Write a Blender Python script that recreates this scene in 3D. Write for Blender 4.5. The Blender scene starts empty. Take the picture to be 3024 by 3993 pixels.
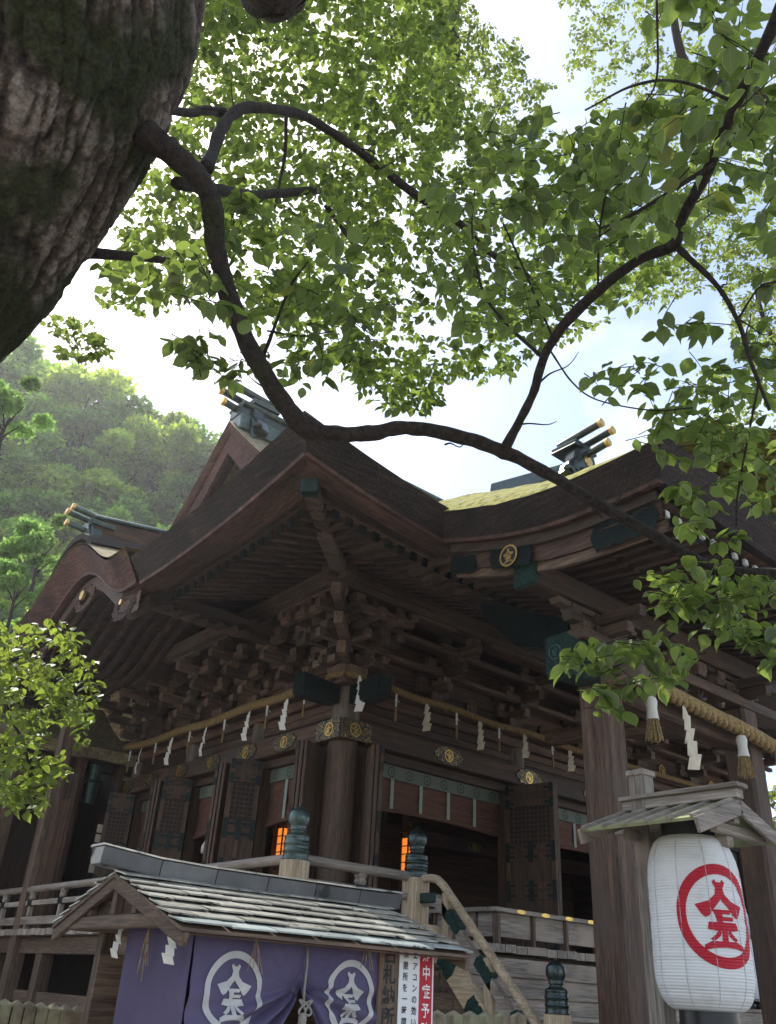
import bpy, bmesh, math, random
import numpy as np
from mathutils import Vector, Matrix, noise
R = math.radians
random.seed(7)
rng = np.random.default_rng(11)
scn = bpy.context.scene
col = scn.collection

# ------------------------------------------------------------------ camera
FPX, PITCH, ROLL, YAW = 3324.5, R(29.386), R(3.384), R(50.858)
CAM = Vector((-7.2331, -9.5751, 1.6))
Fv = Vector((math.cos(PITCH) * math.cos(YAW), math.cos(PITCH) * math.sin(YAW), math.sin(PITCH)))
Rt = Vector((math.sin(YAW), -math.cos(YAW), 0))
Up = Rt.cross(Fv)
Rv = Rt * math.cos(ROLL) + Up * math.sin(ROLL)
Uv = -Rt * math.sin(ROLL) + Up * math.cos(ROLL)
cam = bpy.data.cameras.new('camera')
cam.sensor_fit = 'VERTICAL'
cam.sensor_height = 24.0
cam.lens = 24.0 * FPX / 3993.0
cam.clip_start = 0.05
cam.clip_end = 3000
co = bpy.data.objects.new('camera', cam)
col.objects.link(co)
M = Matrix((Rv, Uv, -Fv)).transposed().to_4x4()
M.translation = CAM
co.matrix_world = M
scn.camera = co

def at(px, py, z):
    """world point that stands z metres ahead along the direction of photo pixel (px, py)"""
    d = Fv * FPX + Rv * (px - 1512.0) - Uv * (py - 1996.5)
    return CAM + d * (z / FPX)

# ------------------------------------------------------------------ light
SUN_AZ, SUN_EL = R(82), R(53)          # azimuth counted from +X towards +Y
w = bpy.data.worlds.new('World')
scn.world = w
w.use_nodes = True
nt = w.node_tree
nt.nodes.clear()
N = nt.nodes.new
out = N('ShaderNodeOutputWorld'); bg = N('ShaderNodeBackground')
sky = N('ShaderNodeTexSky'); sky.sky_type = 'NISHITA'; sky.sun_disc = False
sky.sun_elevation = SUN_EL
sky.sun_rotation = R(90) - SUN_AZ
sky.dust_density = 1.2; sky.air_density = 1.0; sky.ozone_density = 1.2
tc = N('ShaderNodeTexCoord')
mp = N('ShaderNodeMapping'); mp.inputs['Scale'].default_value = (1, 1, 1.7)
n1 = N('ShaderNodeTexNoise'); n1.inputs['Scale'].default_value = 2.6; n1.inputs['Detail'].default_value = 7; n1.inputs['Roughness'].default_value = .58
rp = N('ShaderNodeValToRGB'); rp.color_ramp.elements[0].position = .42; rp.color_ramp.elements[1].position = .70
mx = N('ShaderNodeMix'); mx.data_type = 'RGBA'
hs = N('ShaderNodeMix'); hs.data_type = 'RGBA'; hs.blend_type = 'ADD'; hs.inputs[0].default_value = 1
cl = N('ShaderNodeMix'); cl.data_type = 'RGBA'; cl.blend_type = 'MULTIPLY'; cl.inputs[0].default_value = 1; cl.inputs[7].default_value = (.95, .82, .72, 1)
nt.links.new(tc.outputs['Generated'], mp.inputs['Vector']); nt.links.new(mp.outputs[0], n1.inputs['Vector'])
nt.links.new(n1.outputs['Fac'], rp.inputs[0])
nt.links.new(sky.outputs[0], cl.inputs[6])
hs.inputs[7].default_value = (3.6, 3.5, 3.3, 1)
nt.links.new(cl.outputs[2], hs.inputs[6])
nt.links.new(rp.outputs[0], mx.inputs[0]); nt.links.new(sky.outputs[0], mx.inputs[6]); nt.links.new(hs.outputs[2], mx.inputs[7])
nt.links.new(mx.outputs[2], bg.inputs[0]); nt.links.new(bg.outputs[0], out.inputs[0])
bg.inputs[1].default_value = 0.15
sl = bpy.data.lights.new('sun', 'SUN'); sl.energy = 3.6; sl.angle = R(.53); sl.color = (1, .95, .86)
so = bpy.data.objects.new('sun', sl); col.objects.link(so)
sd = Vector((math.cos(SUN_EL) * math.cos(SUN_AZ), math.cos(SUN_EL) * math.sin(SUN_AZ), math.sin(SUN_EL)))
so.rotation_euler = sd.to_track_quat('Z', 'Y').to_euler()
so.location = sd * 60
vs = scn.view_settings
vs.view_transform = 'Standard'; vs.look = 'None'; vs.exposure = 0.85; vs.gamma = 1; vs.use_curve_mapping = False
scn.cycles.max_bounces = 7; scn.cycles.diffuse_bounces = 4; scn.cycles.glossy_bounces = 2; scn.cycles.transmission_bounces = 5
scn.cycles.sample_clamp_indirect = 6.0
scn.cycles.use_denoising = True

# ------------------------------------------------------------------ helpers
WM = {}
def link(o, parent=None, mw=None):
    mw = mw or Matrix.Identity(4)
    o.matrix_basis = mw
    if parent is not None:
        o.parent = parent
        o.matrix_parent_inverse = WM[parent.name].inverted()
    col.objects.link(o)
    WM[o.name] = mw.copy()
    return o
def tag(o, label=None, cat=None, group=None, kind=None):
    for k, v in (('label', label), ('category', cat), ('group', group), ('kind', kind)):
        if v: o[k] = v
    return o
def thing(name, loc, label, cat, group=None):
    o = bpy.data.objects.new(name, None); o.empty_display_size = .1
    link(o, None, Matrix.Translation(Vector(loc)))
    return tag(o, label, cat, group)

class MB:
    def __init__(s): s.v = []; s.f = []; s.mi = []; s.cur = 0
    def add(s, vs, fs):
        b = len(s.v); s.v += [tuple(p) for p in vs]
        for f in fs: s.f.append(tuple(i + b for i in f)); s.mi.append(s.cur)
        return s
    def box(s, c, d, m=None):
        x, y, z = d[0] / 2, d[1] / 2, d[2] / 2
        P = [Vector((sx * x, sy * y, sz * z)) for sz in (-1, 1) for sy in (-1, 1) for sx in (-1, 1)]
        if m is not None: P = [m @ p for p in P]
        return s.add([p + Vector(c) for p in P], [(0, 2, 3, 1), (4, 5, 7, 6), (0, 1, 5, 4), (2, 6, 7, 3), (0, 4, 6, 2), (1, 3, 7, 5)])
    def bb(s, x0, x1, y0, y1, z0, z1):
        return s.box(((x0 + x1) / 2, (y0 + y1) / 2, (z0 + z1) / 2), (abs(x1 - x0), abs(y1 - y0), abs(z1 - z0)))
    def beam(s, p0, p1, wd, ht, up=(0, 0, 1)):
        p0, p1 = Vector(p0), Vector(p1); a = (p1 - p0).normalized(); sd_ = a.cross(Vector(up)).normalized(); u_ = sd_.cross(a)
        vs_ = []
        for p in (p0, p1):
            for i, j in ((-1, -1), (1, -1), (1, 1), (-1, 1)): vs_.append(p + sd_ * i * wd / 2 + u_ * j * ht / 2)
        return s.add(vs_, [(0, 3, 2, 1), (4, 5, 6, 7), (0, 1, 5, 4), (1, 2, 6, 5), (2, 3, 7, 6), (3, 0, 4, 7)])
    def lathe(s, prof, n=24, c=(0, 0, 0), cap=True):
        b = []; c = Vector(c)
        for r, z in prof:
            for k in range(n):
                a = 2 * math.pi * k / n; b.append(c + Vector((r * math.cos(a), r * math.sin(a), z)))
        fs = [(i * n + k, i * n + (k + 1) % n, (i + 1) * n + (k + 1) % n, (i + 1) * n + k) for i in range(len(prof) - 1) for k in range(n)]
        if cap: fs += [tuple(range(n))[::-1], tuple((len(prof) - 1) * n + k for k in range(n))]
        return s.add(b, fs)
    def tube(s, pts, rad, n=10, cap=True, wob=None):
        pts = [Vector(p) for p in pts]; b = []; nrm = None
        for i, p in enumerate(pts):
            t = (pts[min(i + 1, len(pts) - 1)] - pts[max(i - 1, 0)]).normalized()
            if nrm is None: nrm = t.orthogonal().normalized()
            nrm = (nrm - t * nrm.dot(t)).normalized(); bn = t.cross(nrm)
            r = rad[i] if hasattr(rad, '__len__') else rad
            for k in range(n):
                a = 2 * math.pi * k / n; rr = r * (wob(i, a) if wob else 1)
                b.append(p + (nrm * math.cos(a) + bn * math.sin(a)) * rr)
        fs = [(i * n + k, i * n + (k + 1) % n, (i + 1) * n + (k + 1) % n, (i + 1) * n + k) for i in range(len(pts) - 1) for k in range(n)]
        if cap: fs += [tuple(range(n))[::-1], tuple((len(pts) - 1) * n + k for k in range(n))]
        return s.add(b, fs)
    def grid(s, rows):
        n = len(rows[0]); v = [p for r in rows for p in r]
        return s.add(v, [(i * n + k, i * n + k + 1, (i + 1) * n + k + 1, (i + 1) * n + k) for i in range(len(rows) - 1) for k in range(n - 1)])
    def prism(s, poly, fr, to):
        """poly: 2-D outline; fr/to: functions that place a 2-D point on the two faces"""
        n = len(poly)
        return s.add([fr(p) for p in poly] + [to(p) for p in poly], [tuple(range(n)), tuple(range(2 * n - 1, n - 1, -1))] + [(i, (i + 1) % n + 0, n + (i + 1) % n, n + i) for i in range(n)])
    def mesh(s, name, mats, smooth=False, bevel=0):
        me = bpy.data.meshes.new(name); me.from_pydata(s.v, [], s.f)
        for m in (mats if isinstance(mats, (list, tuple)) else [mats]): me.materials.append(m)
        if len(me.materials) > 1: me.polygons.foreach_set('material_index', s.mi)
        bm = bmesh.new(); bm.from_mesh(me); bmesh.ops.recalc_face_normals(bm, faces=bm.faces)
        if bevel: bmesh.ops.bevel(bm, geom=list(bm.edges), offset=bevel, segments=1, affect='EDGES')
        bm.to_mesh(me); bm.free()
        if smooth: me.polygons.foreach_set('use_smooth', [True] * len(me.polygons)); 
        if smooth == 'auto':
            try: me.set_sharp_from_angle(angle=R(40))
            except Exception: pass
        return me
    def obj(s, name, mats, parent=None, smooth=False, bevel=0, label=None):
        o = bpy.data.objects.new(name, s.mesh(name, mats, smooth, bevel)); link(o, parent)
        if label: o['label'] = label
        return o
def inst(name, me, mw, parent):
    return link(bpy.data.objects.new(name, me), parent, mw)
def part(name, mat, parent, x0, x1, y0, y1, z0, z1, bevel=.006, label=None):
    return MB().bb(x0, x1, y0, y1, z0, z1).obj(name, mat, parent, bevel=bevel, label=label)
def frame(p, xa, ya, za, sc=(1, 1, 1)):
    m = Matrix((Vector(xa) * sc[0], Vector(ya) * sc[1], Vector(za) * sc[2])).transposed().to_4x4(); m.translation = Vector(p); return m
def smoothpath(pts, k=6):
    """Catmull-Rom through (x, y, z, r) tuples"""
    P = [np.array(p, float) for p in pts]; P = [2 * P[0] - P[1]] + P + [2 * P[-1] - P[-2]]; o = []
    for i in range(1, len(P) - 2):
        for j in range(k):
            t = j / k; a, b, c, d = P[i - 1:i + 3]
            o.append(.5 * ((2 * b) + (-a + c) * t + (2 * a - 5 * b + 4 * c - d) * t * t + (-a + 3 * b - 3 * c + d) * t ** 3))
    o.append(P[-2]); return o

# ------------------------------------------------------------------ materials
def mat(name):
    m = bpy.data.materials.new(name); m.use_nodes = True; m.node_tree.nodes.clear()
    return m, m.node_tree.nodes.new, m.node_tree.links.new
def ramp(n, stops):
    r_ = n('ShaderNodeValToRGB'); e = r_.color_ramp.elements
    while len(e) < len(stops): e.new(.5)
    for q, (p, c) in zip(e, stops): q.position = p; q.color = (*c, 1) if len(c) == 3 else c
    return r_
def wood(name, c0, c1, axis='x', rough=.72, sc=9, bump=.35, var=.5, stain=None, worn=.0, obj_space=False):
    m, n, L = mat(name)
    o = n('ShaderNodeOutputMaterial'); b = n('ShaderNodeBsdfPrincipled'); g = n('ShaderNodeNewGeometry'); mp_ = n('ShaderNodeMapping')
    s = {'x': (.06, 1, 1), 'y': (1, .06, 1), 'z': (1, 1, .06)}[axis]
    mp_.inputs['Scale'].default_value = s; L(g.outputs['Position'], mp_.inputs[0])
    oi = n('ShaderNodeObjectInfo')
    ad = n('ShaderNodeVectorMath'); ad.operation = 'ADD'; sc_ = n('ShaderNodeVectorMath'); sc_.operation = 'SCALE'; sc_.inputs[3].default_value = 37
    cx = n('ShaderNodeCombineXYZ')
    for i in range(3): L(oi.outputs['Random'], cx.inputs[i])
    L(cx.outputs[0], sc_.inputs[0]); L(sc_.outputs[0], ad.inputs[0]); L(mp_.outputs[0], ad.inputs[1])
    n1 = n('ShaderNodeTexNoise'); n1.inputs['Scale'].default_value = sc; n1.inputs['Detail'].default_value = 6; n1.inputs['Roughness'].default_value = .65; L(ad.outputs[0], n1.inputs['Vector'])
    n2 = n('ShaderNodeTexNoise'); n2.inputs['Scale'].default_value = sc * 7; n2.inputs['Detail'].default_value = 3; L(ad.outputs[0], n2.inputs['Vector'])
    n3 = n('ShaderNodeTexNoise'); n3.inputs['Scale'].default_value = 1.3; n3.inputs['Detail'].default_value = 4; L(g.outputs['Position'], n3.inputs['Vector'])
    a1 = n('ShaderNodeMath'); a1.operation = 'MULTIPLY_ADD'; a1.inputs[1].default_value = .45; L(n2.outputs['Fac'], a1.inputs[0])
    a0 = n('ShaderNodeMath'); a0.operation = 'MULTIPLY'; a0.inputs[1].default_value = .55; L(n1.outputs['Fac'], a0.inputs[0]); L(a0.outputs[0], a1.inputs[2])
    r_ = ramp(n, [(.36, tuple(q * .8 for q in c0)), (.5, tuple((p + q) / 2 * .9 for p, q in zip(c0, c1))), (.6, c1)]); L(a1.outputs[0], r_.inputs[0])
    colr = r_.outputs[0]
    if stain:
        sr = ramp(n, [(.5, (0, 0, 0)), (.68, (1, 1, 1))]); L(n3.outputs['Fac'], sr.inputs[0])
        mm = n('ShaderNodeMix'); mm.data_type = 'RGBA'; L(sr.outputs[0], mm.inputs[0]); L(colr, mm.inputs[6]); mm.inputs[7].default_value = (*stain, 1); colr = mm.outputs[2]
    v = n('ShaderNodeMapRange'); v.inputs[3].default_value = 1 - var / 2; v.inputs[4].default_value = 1 + var / 2; L(oi.outputs['Random'], v.inputs[0])
    m2 = n('ShaderNodeMix'); m2.data_type = 'RGBA'; m2.blend_type = 'MULTIPLY'; m2.inputs[0].default_value = 1; L(colr, m2.inputs[6]); L(v.outputs[0], m2.inputs[7])
    L(m2.outputs[2], b.inputs['Base Color']); b.inputs['Roughness'].default_value = rough
    bp = n('ShaderNodeBump'); bp.inputs['Strength'].default_value = bump; bp.inputs['Distance'].default_value = .012; L(a1.outputs[0], bp.inputs['Height']); L(bp.outputs[0], b.inputs['Normal'])
    L(b.outputs[0], o.inputs[0]); return m
def noisy(name, stops, sc=12, det=6, rough=.7, metal=0, bump=.3, dist=.01, scale=(1, 1, 1), spec=None, rvar=None, coat=0, sheen=0, var=0, space='pos'):
    m, n, L = mat(name)
    o = n('ShaderNodeOutputMaterial'); b = n('ShaderNodeBsdfPrincipled')
    mp_ = n('ShaderNodeMapping'); mp_.inputs['Scale'].default_value = scale
    if space == 'pos': g = n('ShaderNodeNewGeometry'); L(g.outputs['Position'], mp_.inputs[0])
    else: g = n('ShaderNodeTexCoord'); L(g.outputs['Object'], mp_.inputs[0])
    n1 = n('ShaderNodeTexNoise'); n1.inputs['Scale'].default_value = sc; n1.inputs['Detail'].default_value = det; n1.inputs['Roughness'].default_value = .62; L(mp_.outputs[0], n1.inputs['Vector'])
    r_ = ramp(n, stops); L(n1.outputs['Fac'], r_.inputs[0]); c_ = r_.outputs[0]
    if var:
        oi = n('ShaderNodeObjectInfo'); v = n('ShaderNodeMapRange'); v.inputs[3].default_value = 1 - var / 2; v.inputs[4].default_value = 1 + var / 2; L(oi.outputs['Random'], v.inputs[0])
        m2 = n('ShaderNodeMix'); m2.data_type = 'RGBA'; m2.blend_type = 'MULTIPLY'; m2.inputs[0].default_value = 1; L(c_, m2.inputs[6]); L(v.outputs[0], m2.inputs[7]); c_ = m2.outputs[2]
    L(c_, b.inputs['Base Color']); b.inputs['Roughness'].default_value = rough; b.inputs['Metallic'].default_value = metal
    if spec is not None: b.inputs['Specular IOR Level'].default_value = spec
    if coat: b.inputs['Coat Weight'].default_value = coat; b.inputs['Coat Roughness'].default_value = .15
    if rvar:
        rr = n('ShaderNodeMapRange'); rr.inputs[1].default_value = .3; rr.inputs[2].default_value = .7; rr.inputs[3].default_value, rr.inputs[4].default_value = rvar; L(n1.outputs['Fac'], rr.inputs[0]); L(rr.outputs[0], b.inputs['Roughness'])
    if bump:
        bp = n('ShaderNodeBump'); bp.inputs['Strength'].default_value = bump; bp.inputs['Distance'].default_value = dist; L(n1.outputs['Fac'], bp.inputs['Height']); L(bp.outputs[0], b.inputs['Normal'])
    L(b.outputs[0], o.inputs[0]); return m

HC0, HC1 = (.023, .0115, .0075), (.126, .066, .042)
HW = {a: wood('hall_wood_' + a, HC0, HC1, a, var=.9, stain=(.05, .036, .028)) for a in 'xyz'}
BW = {a: wood('bracket_wood_' + a, (.042, .025, .017), (.165, .103, .070), a, var=1.05, stain=(.10, .075, .058)) for a in 'xyz'}
RW = {a: wood('rafter_wood_' + a, (.026, .015, .011), (.095, .057, .042), a, var=.5) for a in 'xyz'}
PW = {a: wood('pillar_wood_' + a, (.034, .0175, .0115), (.150, .086, .054), a, var=.25, sc=14, stain=(.08, .054, .04)) for a in 'xyz'}
GW = {a: wood('grey_wood_' + a, (.15, .12, .095), (.40, .342, .288), a, var=.35, sc=10, stain=(.36, .29, .23)) for a in 'xyz'}
TW = {a: wood('tan_wood_' + a, (.30, .215, .13), (.58, .45, .31), a, var=.15, sc=12) for a in 'xyz'}
KW = {a: wood('kiosk_wood_' + a, (.06, .036, .024), (.19, .125, .085), a, var=.3, sc=12) for a in 'xyz'}
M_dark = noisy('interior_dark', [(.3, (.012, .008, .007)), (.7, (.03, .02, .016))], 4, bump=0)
def thatch(name, c, hi):
    m, n, L = mat(name); o = n('ShaderNodeOutputMaterial'); b = n('ShaderNodeBsdfPrincipled'); g = n('ShaderNodeNewGeometry')
    def nz(sc, det, scale):
        mp_ = n('ShaderNodeMapping'); mp_.inputs['Scale'].default_value = scale; L(g.outputs['Position'], mp_.inputs[0]); q = n('ShaderNodeTexNoise'); q.inputs['Scale'].default_value = sc; q.inputs['Detail'].default_value = det; q.inputs['Roughness'].default_value = .6; L(mp_.outputs[0], q.inputs['Vector']); return q
    lay = nz(5, 4, (.5, .5, 14)); fib = nz(42, 5, (1, 1, .7)); pat = nz(1.7, 5, (1, 1, 1))
    a1 = n('ShaderNodeMath'); a1.operation = 'MULTIPLY_ADD'; a1.inputs[1].default_value = .5; L(lay.outputs['Fac'], a1.inputs[0])
    a0 = n('ShaderNodeMath'); a0.operation = 'MULTIPLY'; a0.inputs[1].default_value = .5; L(fib.outputs['Fac'], a0.inputs[0]); L(a0.outputs[0], a1.inputs[2])
    r_ = ramp(n, [(.36, tuple(q * .3 for q in c)), (.5, c), (.64, hi)]); L(a1.outputs[0], r_.inputs[0])
    r2 = ramp(n, [(.35, (.55, .55, .55)), (.68, (1.35, 1.3, 1.25))]); L(pat.outputs['Fac'], r2.inputs[0])
    q = n('ShaderNodeMix'); q.data_type = 'RGBA'; q.blend_type = 'MULTIPLY'; q.inputs[0].default_value = 1; L(r_.outputs[0], q.inputs[6]); L(r2.outputs[0], q.inputs[7]); L(q.outputs[2], b.inputs['Base Color']); b.inputs['Roughness'].default_value = .92
    bp = n('ShaderNodeBump'); bp.inputs['Strength'].default_value = 1; bp.inputs['Distance'].default_value = .025; L(a1.outputs[0], bp.inputs['Height']); L(bp.outputs[0], b.inputs['Normal']); L(b.outputs[0], o.inputs[0]); return m
M_thatch = thatch('bark_thatch_edge', (.026, .0165, .013), (.066, .043, .034))
M_thatchred = thatch('bark_thatch_edge_reddish', (.085, .038, .027), (.18, .09, .063))
M_moss = noisy('mossy_thatch', [(.30, (.06, .045, .02)), (.42, (.15, .14, .02)), (.52, (.34, .32, .035)), (.6, (.30, .29, .09)), (.7, (.33, .34, .33))], 9, 9, .95, bump=1, dist=.05)
M_thatchtop = noisy('weathered_thatch', [(.3, (.12, .09, .06)), (.5, (.26, .21, .12)), (.7, (.42, .36, .2))], 9, 9, .95, bump=1, dist=.04)
M_copperred = noisy('copper_flashing', [(.3, (.04, .02, .014)), (.6, (.10, .046, .032)), (.8, (.16, .10, .08))], 6, 5, .6, .2, bump=.15, var=.6)
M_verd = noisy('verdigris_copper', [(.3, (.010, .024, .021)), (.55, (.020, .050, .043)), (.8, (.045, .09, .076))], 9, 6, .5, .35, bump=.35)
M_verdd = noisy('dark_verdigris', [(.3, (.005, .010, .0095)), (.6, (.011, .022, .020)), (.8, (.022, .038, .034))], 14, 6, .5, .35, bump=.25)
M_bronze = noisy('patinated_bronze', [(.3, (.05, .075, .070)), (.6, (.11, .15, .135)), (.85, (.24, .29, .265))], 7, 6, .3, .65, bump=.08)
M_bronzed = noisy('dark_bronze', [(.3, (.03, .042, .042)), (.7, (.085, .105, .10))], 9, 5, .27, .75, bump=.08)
M_gold = noisy('gilt_metal', [(.3, (.55, .33, .08)), (.7, (.9, .62, .22))], 20, 4, .32, .9, bump=.1)
M_black = noisy('black_lacquer', [(.3, (.010, .010, .011)), (.7, (.02, .02, .022))], 10, 3, .35, 0, bump=0)
M_tile = None
M_rope = noisy('straw_rope', [(.3, (.16, .10, .04)), (.55, (.36, .25, .11)), (.75, (.55, .42, .22))], 40, 5, .85, bump=.8, dist=.01)
M_roped = noisy('old_straw_rope', [(.3, (.10, .06, .022)), (.6, (.30, .20, .085))], 60, 5, .9, bump=.8, dist=.01)
M_paper = noisy('white_paper', [(.3, (.66, .64, .58)), (.7, (.80, .78, .72))], 6, 3, .8, bump=.05)
M_paperold = noisy('aged_paper', [(.3, (.55, .48, .36)), (.7, (.74, .67, .52))], 6, 3, .8, bump=.05)
M_purple = noisy('purple_cotton', [(.25, (.074, .058, .125)), (.75, (.12, .098, .18))], 3, 6, .85, bump=.08, dist=.004)
M_cream = noisy('undyed_cotton', [(.3, (.47, .46, .46)), (.7, (.6, .58, .56))], 8, 4, .85, bump=.05)
M_red = noisy('red_print', [(.3, (.46, .006, .022)), (.7, (.56, .011, .034))], 8, 3, .6, bump=0)
M_white = noisy('white_board', [(.3, (.76, .77, .77)), (.7, (.82, .82, .82))], 4, 3, .5, bump=0)
M_ink = noisy('black_ink', [(.3, (.012, .012, .013)), (.7, (.03, .028, .026))], 20, 3, .7, bump=0)
M_stone = noisy('mossy_post_wood', [(.28, (.10, .075, .05)), (.45, (.22, .18, .12)), (.6, (.30, .29, .17)), (.75, (.20, .24, .08))], 8, 7, .85, bump=.5)
M_blind = wood('reed_blind', (.075, .031, .020), (.165, .078, .050), 'x', rough=.8, sc=22, var=.1, bump=.6)
M_cloth = noisy('green_brocade', [(.3, (.09, .11, .088)), (.7, (.17, .19, .15))], 60, 3, .8, bump=.1)
M_clothp = noisy('pale_brocade', [(.3, (.20, .25, .20)), (.7, (.42, .46, .38))], 70, 3, .8, bump=.1)
M_clothd = noisy('dark_brocade', [(.3, (.012, .02, .016)), (.7, (.03, .042, .034))], 60, 3, .8, bump=.1)
M_ground = noisy('gravel_ground', [(.3, (.20, .185, .165)), (.7, (.36, .335, .30))], 30, 8, .95, bump=.5, dist=.02)
M_stoneb = noisy('granite', [(.3, (.24, .23, .21)), (.7, (.42, .40, .37))], 25, 7, .85, bump=.3)
M_cord = noisy('grey_cord', [(.3, (.20, .185, .16)), (.7, (.34, .32, .28))], 40, 4, .85, bump=.4)
def filigree():
    m, n, L = mat('black_plate_with_gilt_scrolls')
    o = n('ShaderNodeOutputMaterial'); b = n('ShaderNodeBsdfPrincipled'); g = n('ShaderNodeNewGeometry')
    n1 = n('ShaderNodeTexNoise'); n1.inputs['Scale'].default_value = 17; n1.inputs['Detail'].default_value = 1.5; n1.inputs['Distortion'].default_value = 1.4; L(g.outputs['Position'], n1.inputs['Vector'])
    sn = n('ShaderNodeMath'); sn.operation = 'MULTIPLY'; sn.inputs[1].default_value = 30; L(n1.outputs['Fac'], sn.inputs[0])
    s2 = n('ShaderNodeMath'); s2.operation = 'SINE'; L(sn.outputs[0], s2.inputs[0])
    r_ = ramp(n, [(.62, (0, 0, 0)), (.75, (1, 1, 1))]); L(s2.outputs[0], r_.inputs[0])
    mm = n('ShaderNodeMix'); mm.data_type = 'RGBA'; mm.inputs[6].default_value = (.008, .009, .011, 1); mm.inputs[7].default_value = (.50, .36, .15, 1); L(r_.outputs[0], mm.inputs[0])
    L(mm.outputs[2], b.inputs['Base Color']); mt = n('ShaderNodeMath'); mt.operation = 'MULTIPLY'; mt.inputs[1].default_value = .7; L(r_.outputs[0], mt.inputs[0]); L(mt.outputs[0], b.inputs['Metallic'])
    b.inputs['Roughness'].default_value = .42
    bp = n('ShaderNodeBump'); bp.inputs['Strength'].default_value = .5; bp.inputs['Distance'].default_value = .004; L(r_.outputs[0], bp.inputs['Height']); L(bp.outputs[0], b.inputs['Normal'])
    L(b.outputs[0], o.inputs[0]); return m
M_fil = filigree()
def carved(name, c0, c1, sc=26):
    m, n, L = mat(name)
    o = n('ShaderNodeOutputMaterial'); b = n('ShaderNodeBsdfPrincipled'); g = n('ShaderNodeNewGeometry')
    n1 = n('ShaderNodeTexNoise'); n1.inputs['Scale'].default_value = sc; n1.inputs['Detail'].default_value = 1.5; n1.inputs['Distortion'].default_value = 1.6; L(g.outputs['Position'], n1.inputs['Vector'])
    sn = n('ShaderNodeMath'); sn.operation = 'MULTIPLY'; sn.inputs[1].default_value = 26; L(n1.outputs['Fac'], sn.inputs[0])
    s2 = n('ShaderNodeMath'); s2.operation = 'SINE'; L(sn.outputs[0], s2.inputs[0])
    r_ = ramp(n, [(.3, c0), (.85, c1)]); L(s2.outputs[0], r_.inputs[0]); L(r_.outputs[0], b.inputs['Base Color']); b.inputs['Roughness'].default_value = .5; b.inputs['Metallic'].default_value = .3
    bp = n('ShaderNodeBump'); bp.inputs['Strength'].default_value = .9; bp.inputs['Distance'].default_value = .012; L(s2.outputs[0], bp.inputs['Height']); L(bp.outputs[0], b.inputs['Normal'])
    L(b.outputs[0], o.inputs[0]); return m
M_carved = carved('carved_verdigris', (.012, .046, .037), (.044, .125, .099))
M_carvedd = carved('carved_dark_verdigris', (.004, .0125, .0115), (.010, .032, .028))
def glow(name, c, e):
    m, n, L = mat(name); o = n('ShaderNodeOutputMaterial'); b = n('ShaderNodeEmission'); b.inputs[0].default_value = (*c, 1); b.inputs[1].default_value = e; L(b.outputs[0], o.inputs[0]); return m
M_lamp = glow('lit_paper_lamp', (1, .25, .03), .6)
def leafmat(name, top, trans, gloss=.08, var=.6, edge=True, brown=.0):
    m, n, L = mat(name); o = n('ShaderNodeOutputMaterial')
    at_ = n('ShaderNodeAttribute'); at_.attribute_name = 'leaf_tint'
    ae = n('ShaderNodeAttribute'); ae.attribute_name = 'leaf_edge'
    v = n('ShaderNodeMapRange'); v.inputs[3].default_value = 1 - var; v.inputs[4].default_value = 1 + var; L(at_.outputs['Fac'], v.inputs[0])
    def tint(c):
        q = n('ShaderNodeMix'); q.data_type = 'RGBA'; q.blend_type = 'MULTIPLY'; q.inputs[0].default_value = 1; q.inputs[6].default_value = (*c, 1); L(v.outputs[0], q.inputs[7])
        e = q.outputs[2]
        if brown:
            br = ramp(n, [(.93, (0, 0, 0)), (.975, (brown, brown, brown))]); L(at_.outputs['Fac'], br.inputs[0])
            q3 = n('ShaderNodeMix'); q3.data_type = 'RGBA'; L(br.outputs[0], q3.inputs[0]); L(e, q3.inputs[6]); q3.inputs[7].default_value = (c[1] * .9, c[1] * .5, c[2] * .5, 1); e = q3.outputs[2]
        if edge:
            er = ramp(n, [(0, (.6, .6, .6)), (.07, (0, 0, 0)), (.86, (0, 0, 0)), (.95, (1, 1, 1))]); L(ae.outputs['Fac'], er.inputs[0])
            q2 = n('ShaderNodeMix'); q2.data_type = 'RGBA'; L(er.outputs[0], q2.inputs[0]); L(e, q2.inputs[6]); q2.inputs[7].default_value = (min(1, c[0] * 1.9), min(1, c[1] * 1.7), min(1, c[2] * 1.9), 1); e = q2.outputs[2]
        return e
    d = n('ShaderNodeBsdfDiffuse'); L(tint(top), d.inputs[0]); t = n('ShaderNodeBsdfTranslucent'); L(tint(trans), t.inputs[0])
    m1 = n('ShaderNodeMixShader'); m1.inputs[0].default_value = .5; L(d.outputs[0], m1.inputs[1]); L(t.outputs[0], m1.inputs[2])
    gl = n('ShaderNodeBsdfGlossy'); gl.inputs['Roughness'].default_value = .42; gl.inputs[0].default_value = (.9, .95, .9, 1)
    m2 = n('ShaderNodeMixShader'); m2.inputs[0].default_value = gloss; L(m1.outputs[0], m2.inputs[1]); L(gl.outputs[0], m2.inputs[2]); L(m2.outputs[0], o.inputs[0]); return m
M_leafN = leafmat('camphor_leaf_near', (.060, .094, .024), (.24, .335, .052), .05, brown=.8)
M_leafM = leafmat('camphor_leaf', (.058, .092, .020), (.215, .30, .042), .04, edge=True)
M_leafF = leafmat('distant_leaf', (.07, .11, .022), (.30, .38, .06), .03, edge=False)
M_leafH = leafmat('hillside_leaf', (.055, .085, .026), (.15, .20, .045), .03, edge=False, var=.55)
M_leafS = leafmat('shrub_leaf', (.07, .105, .02), (.26, .35, .04), .05, edge=True)
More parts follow.
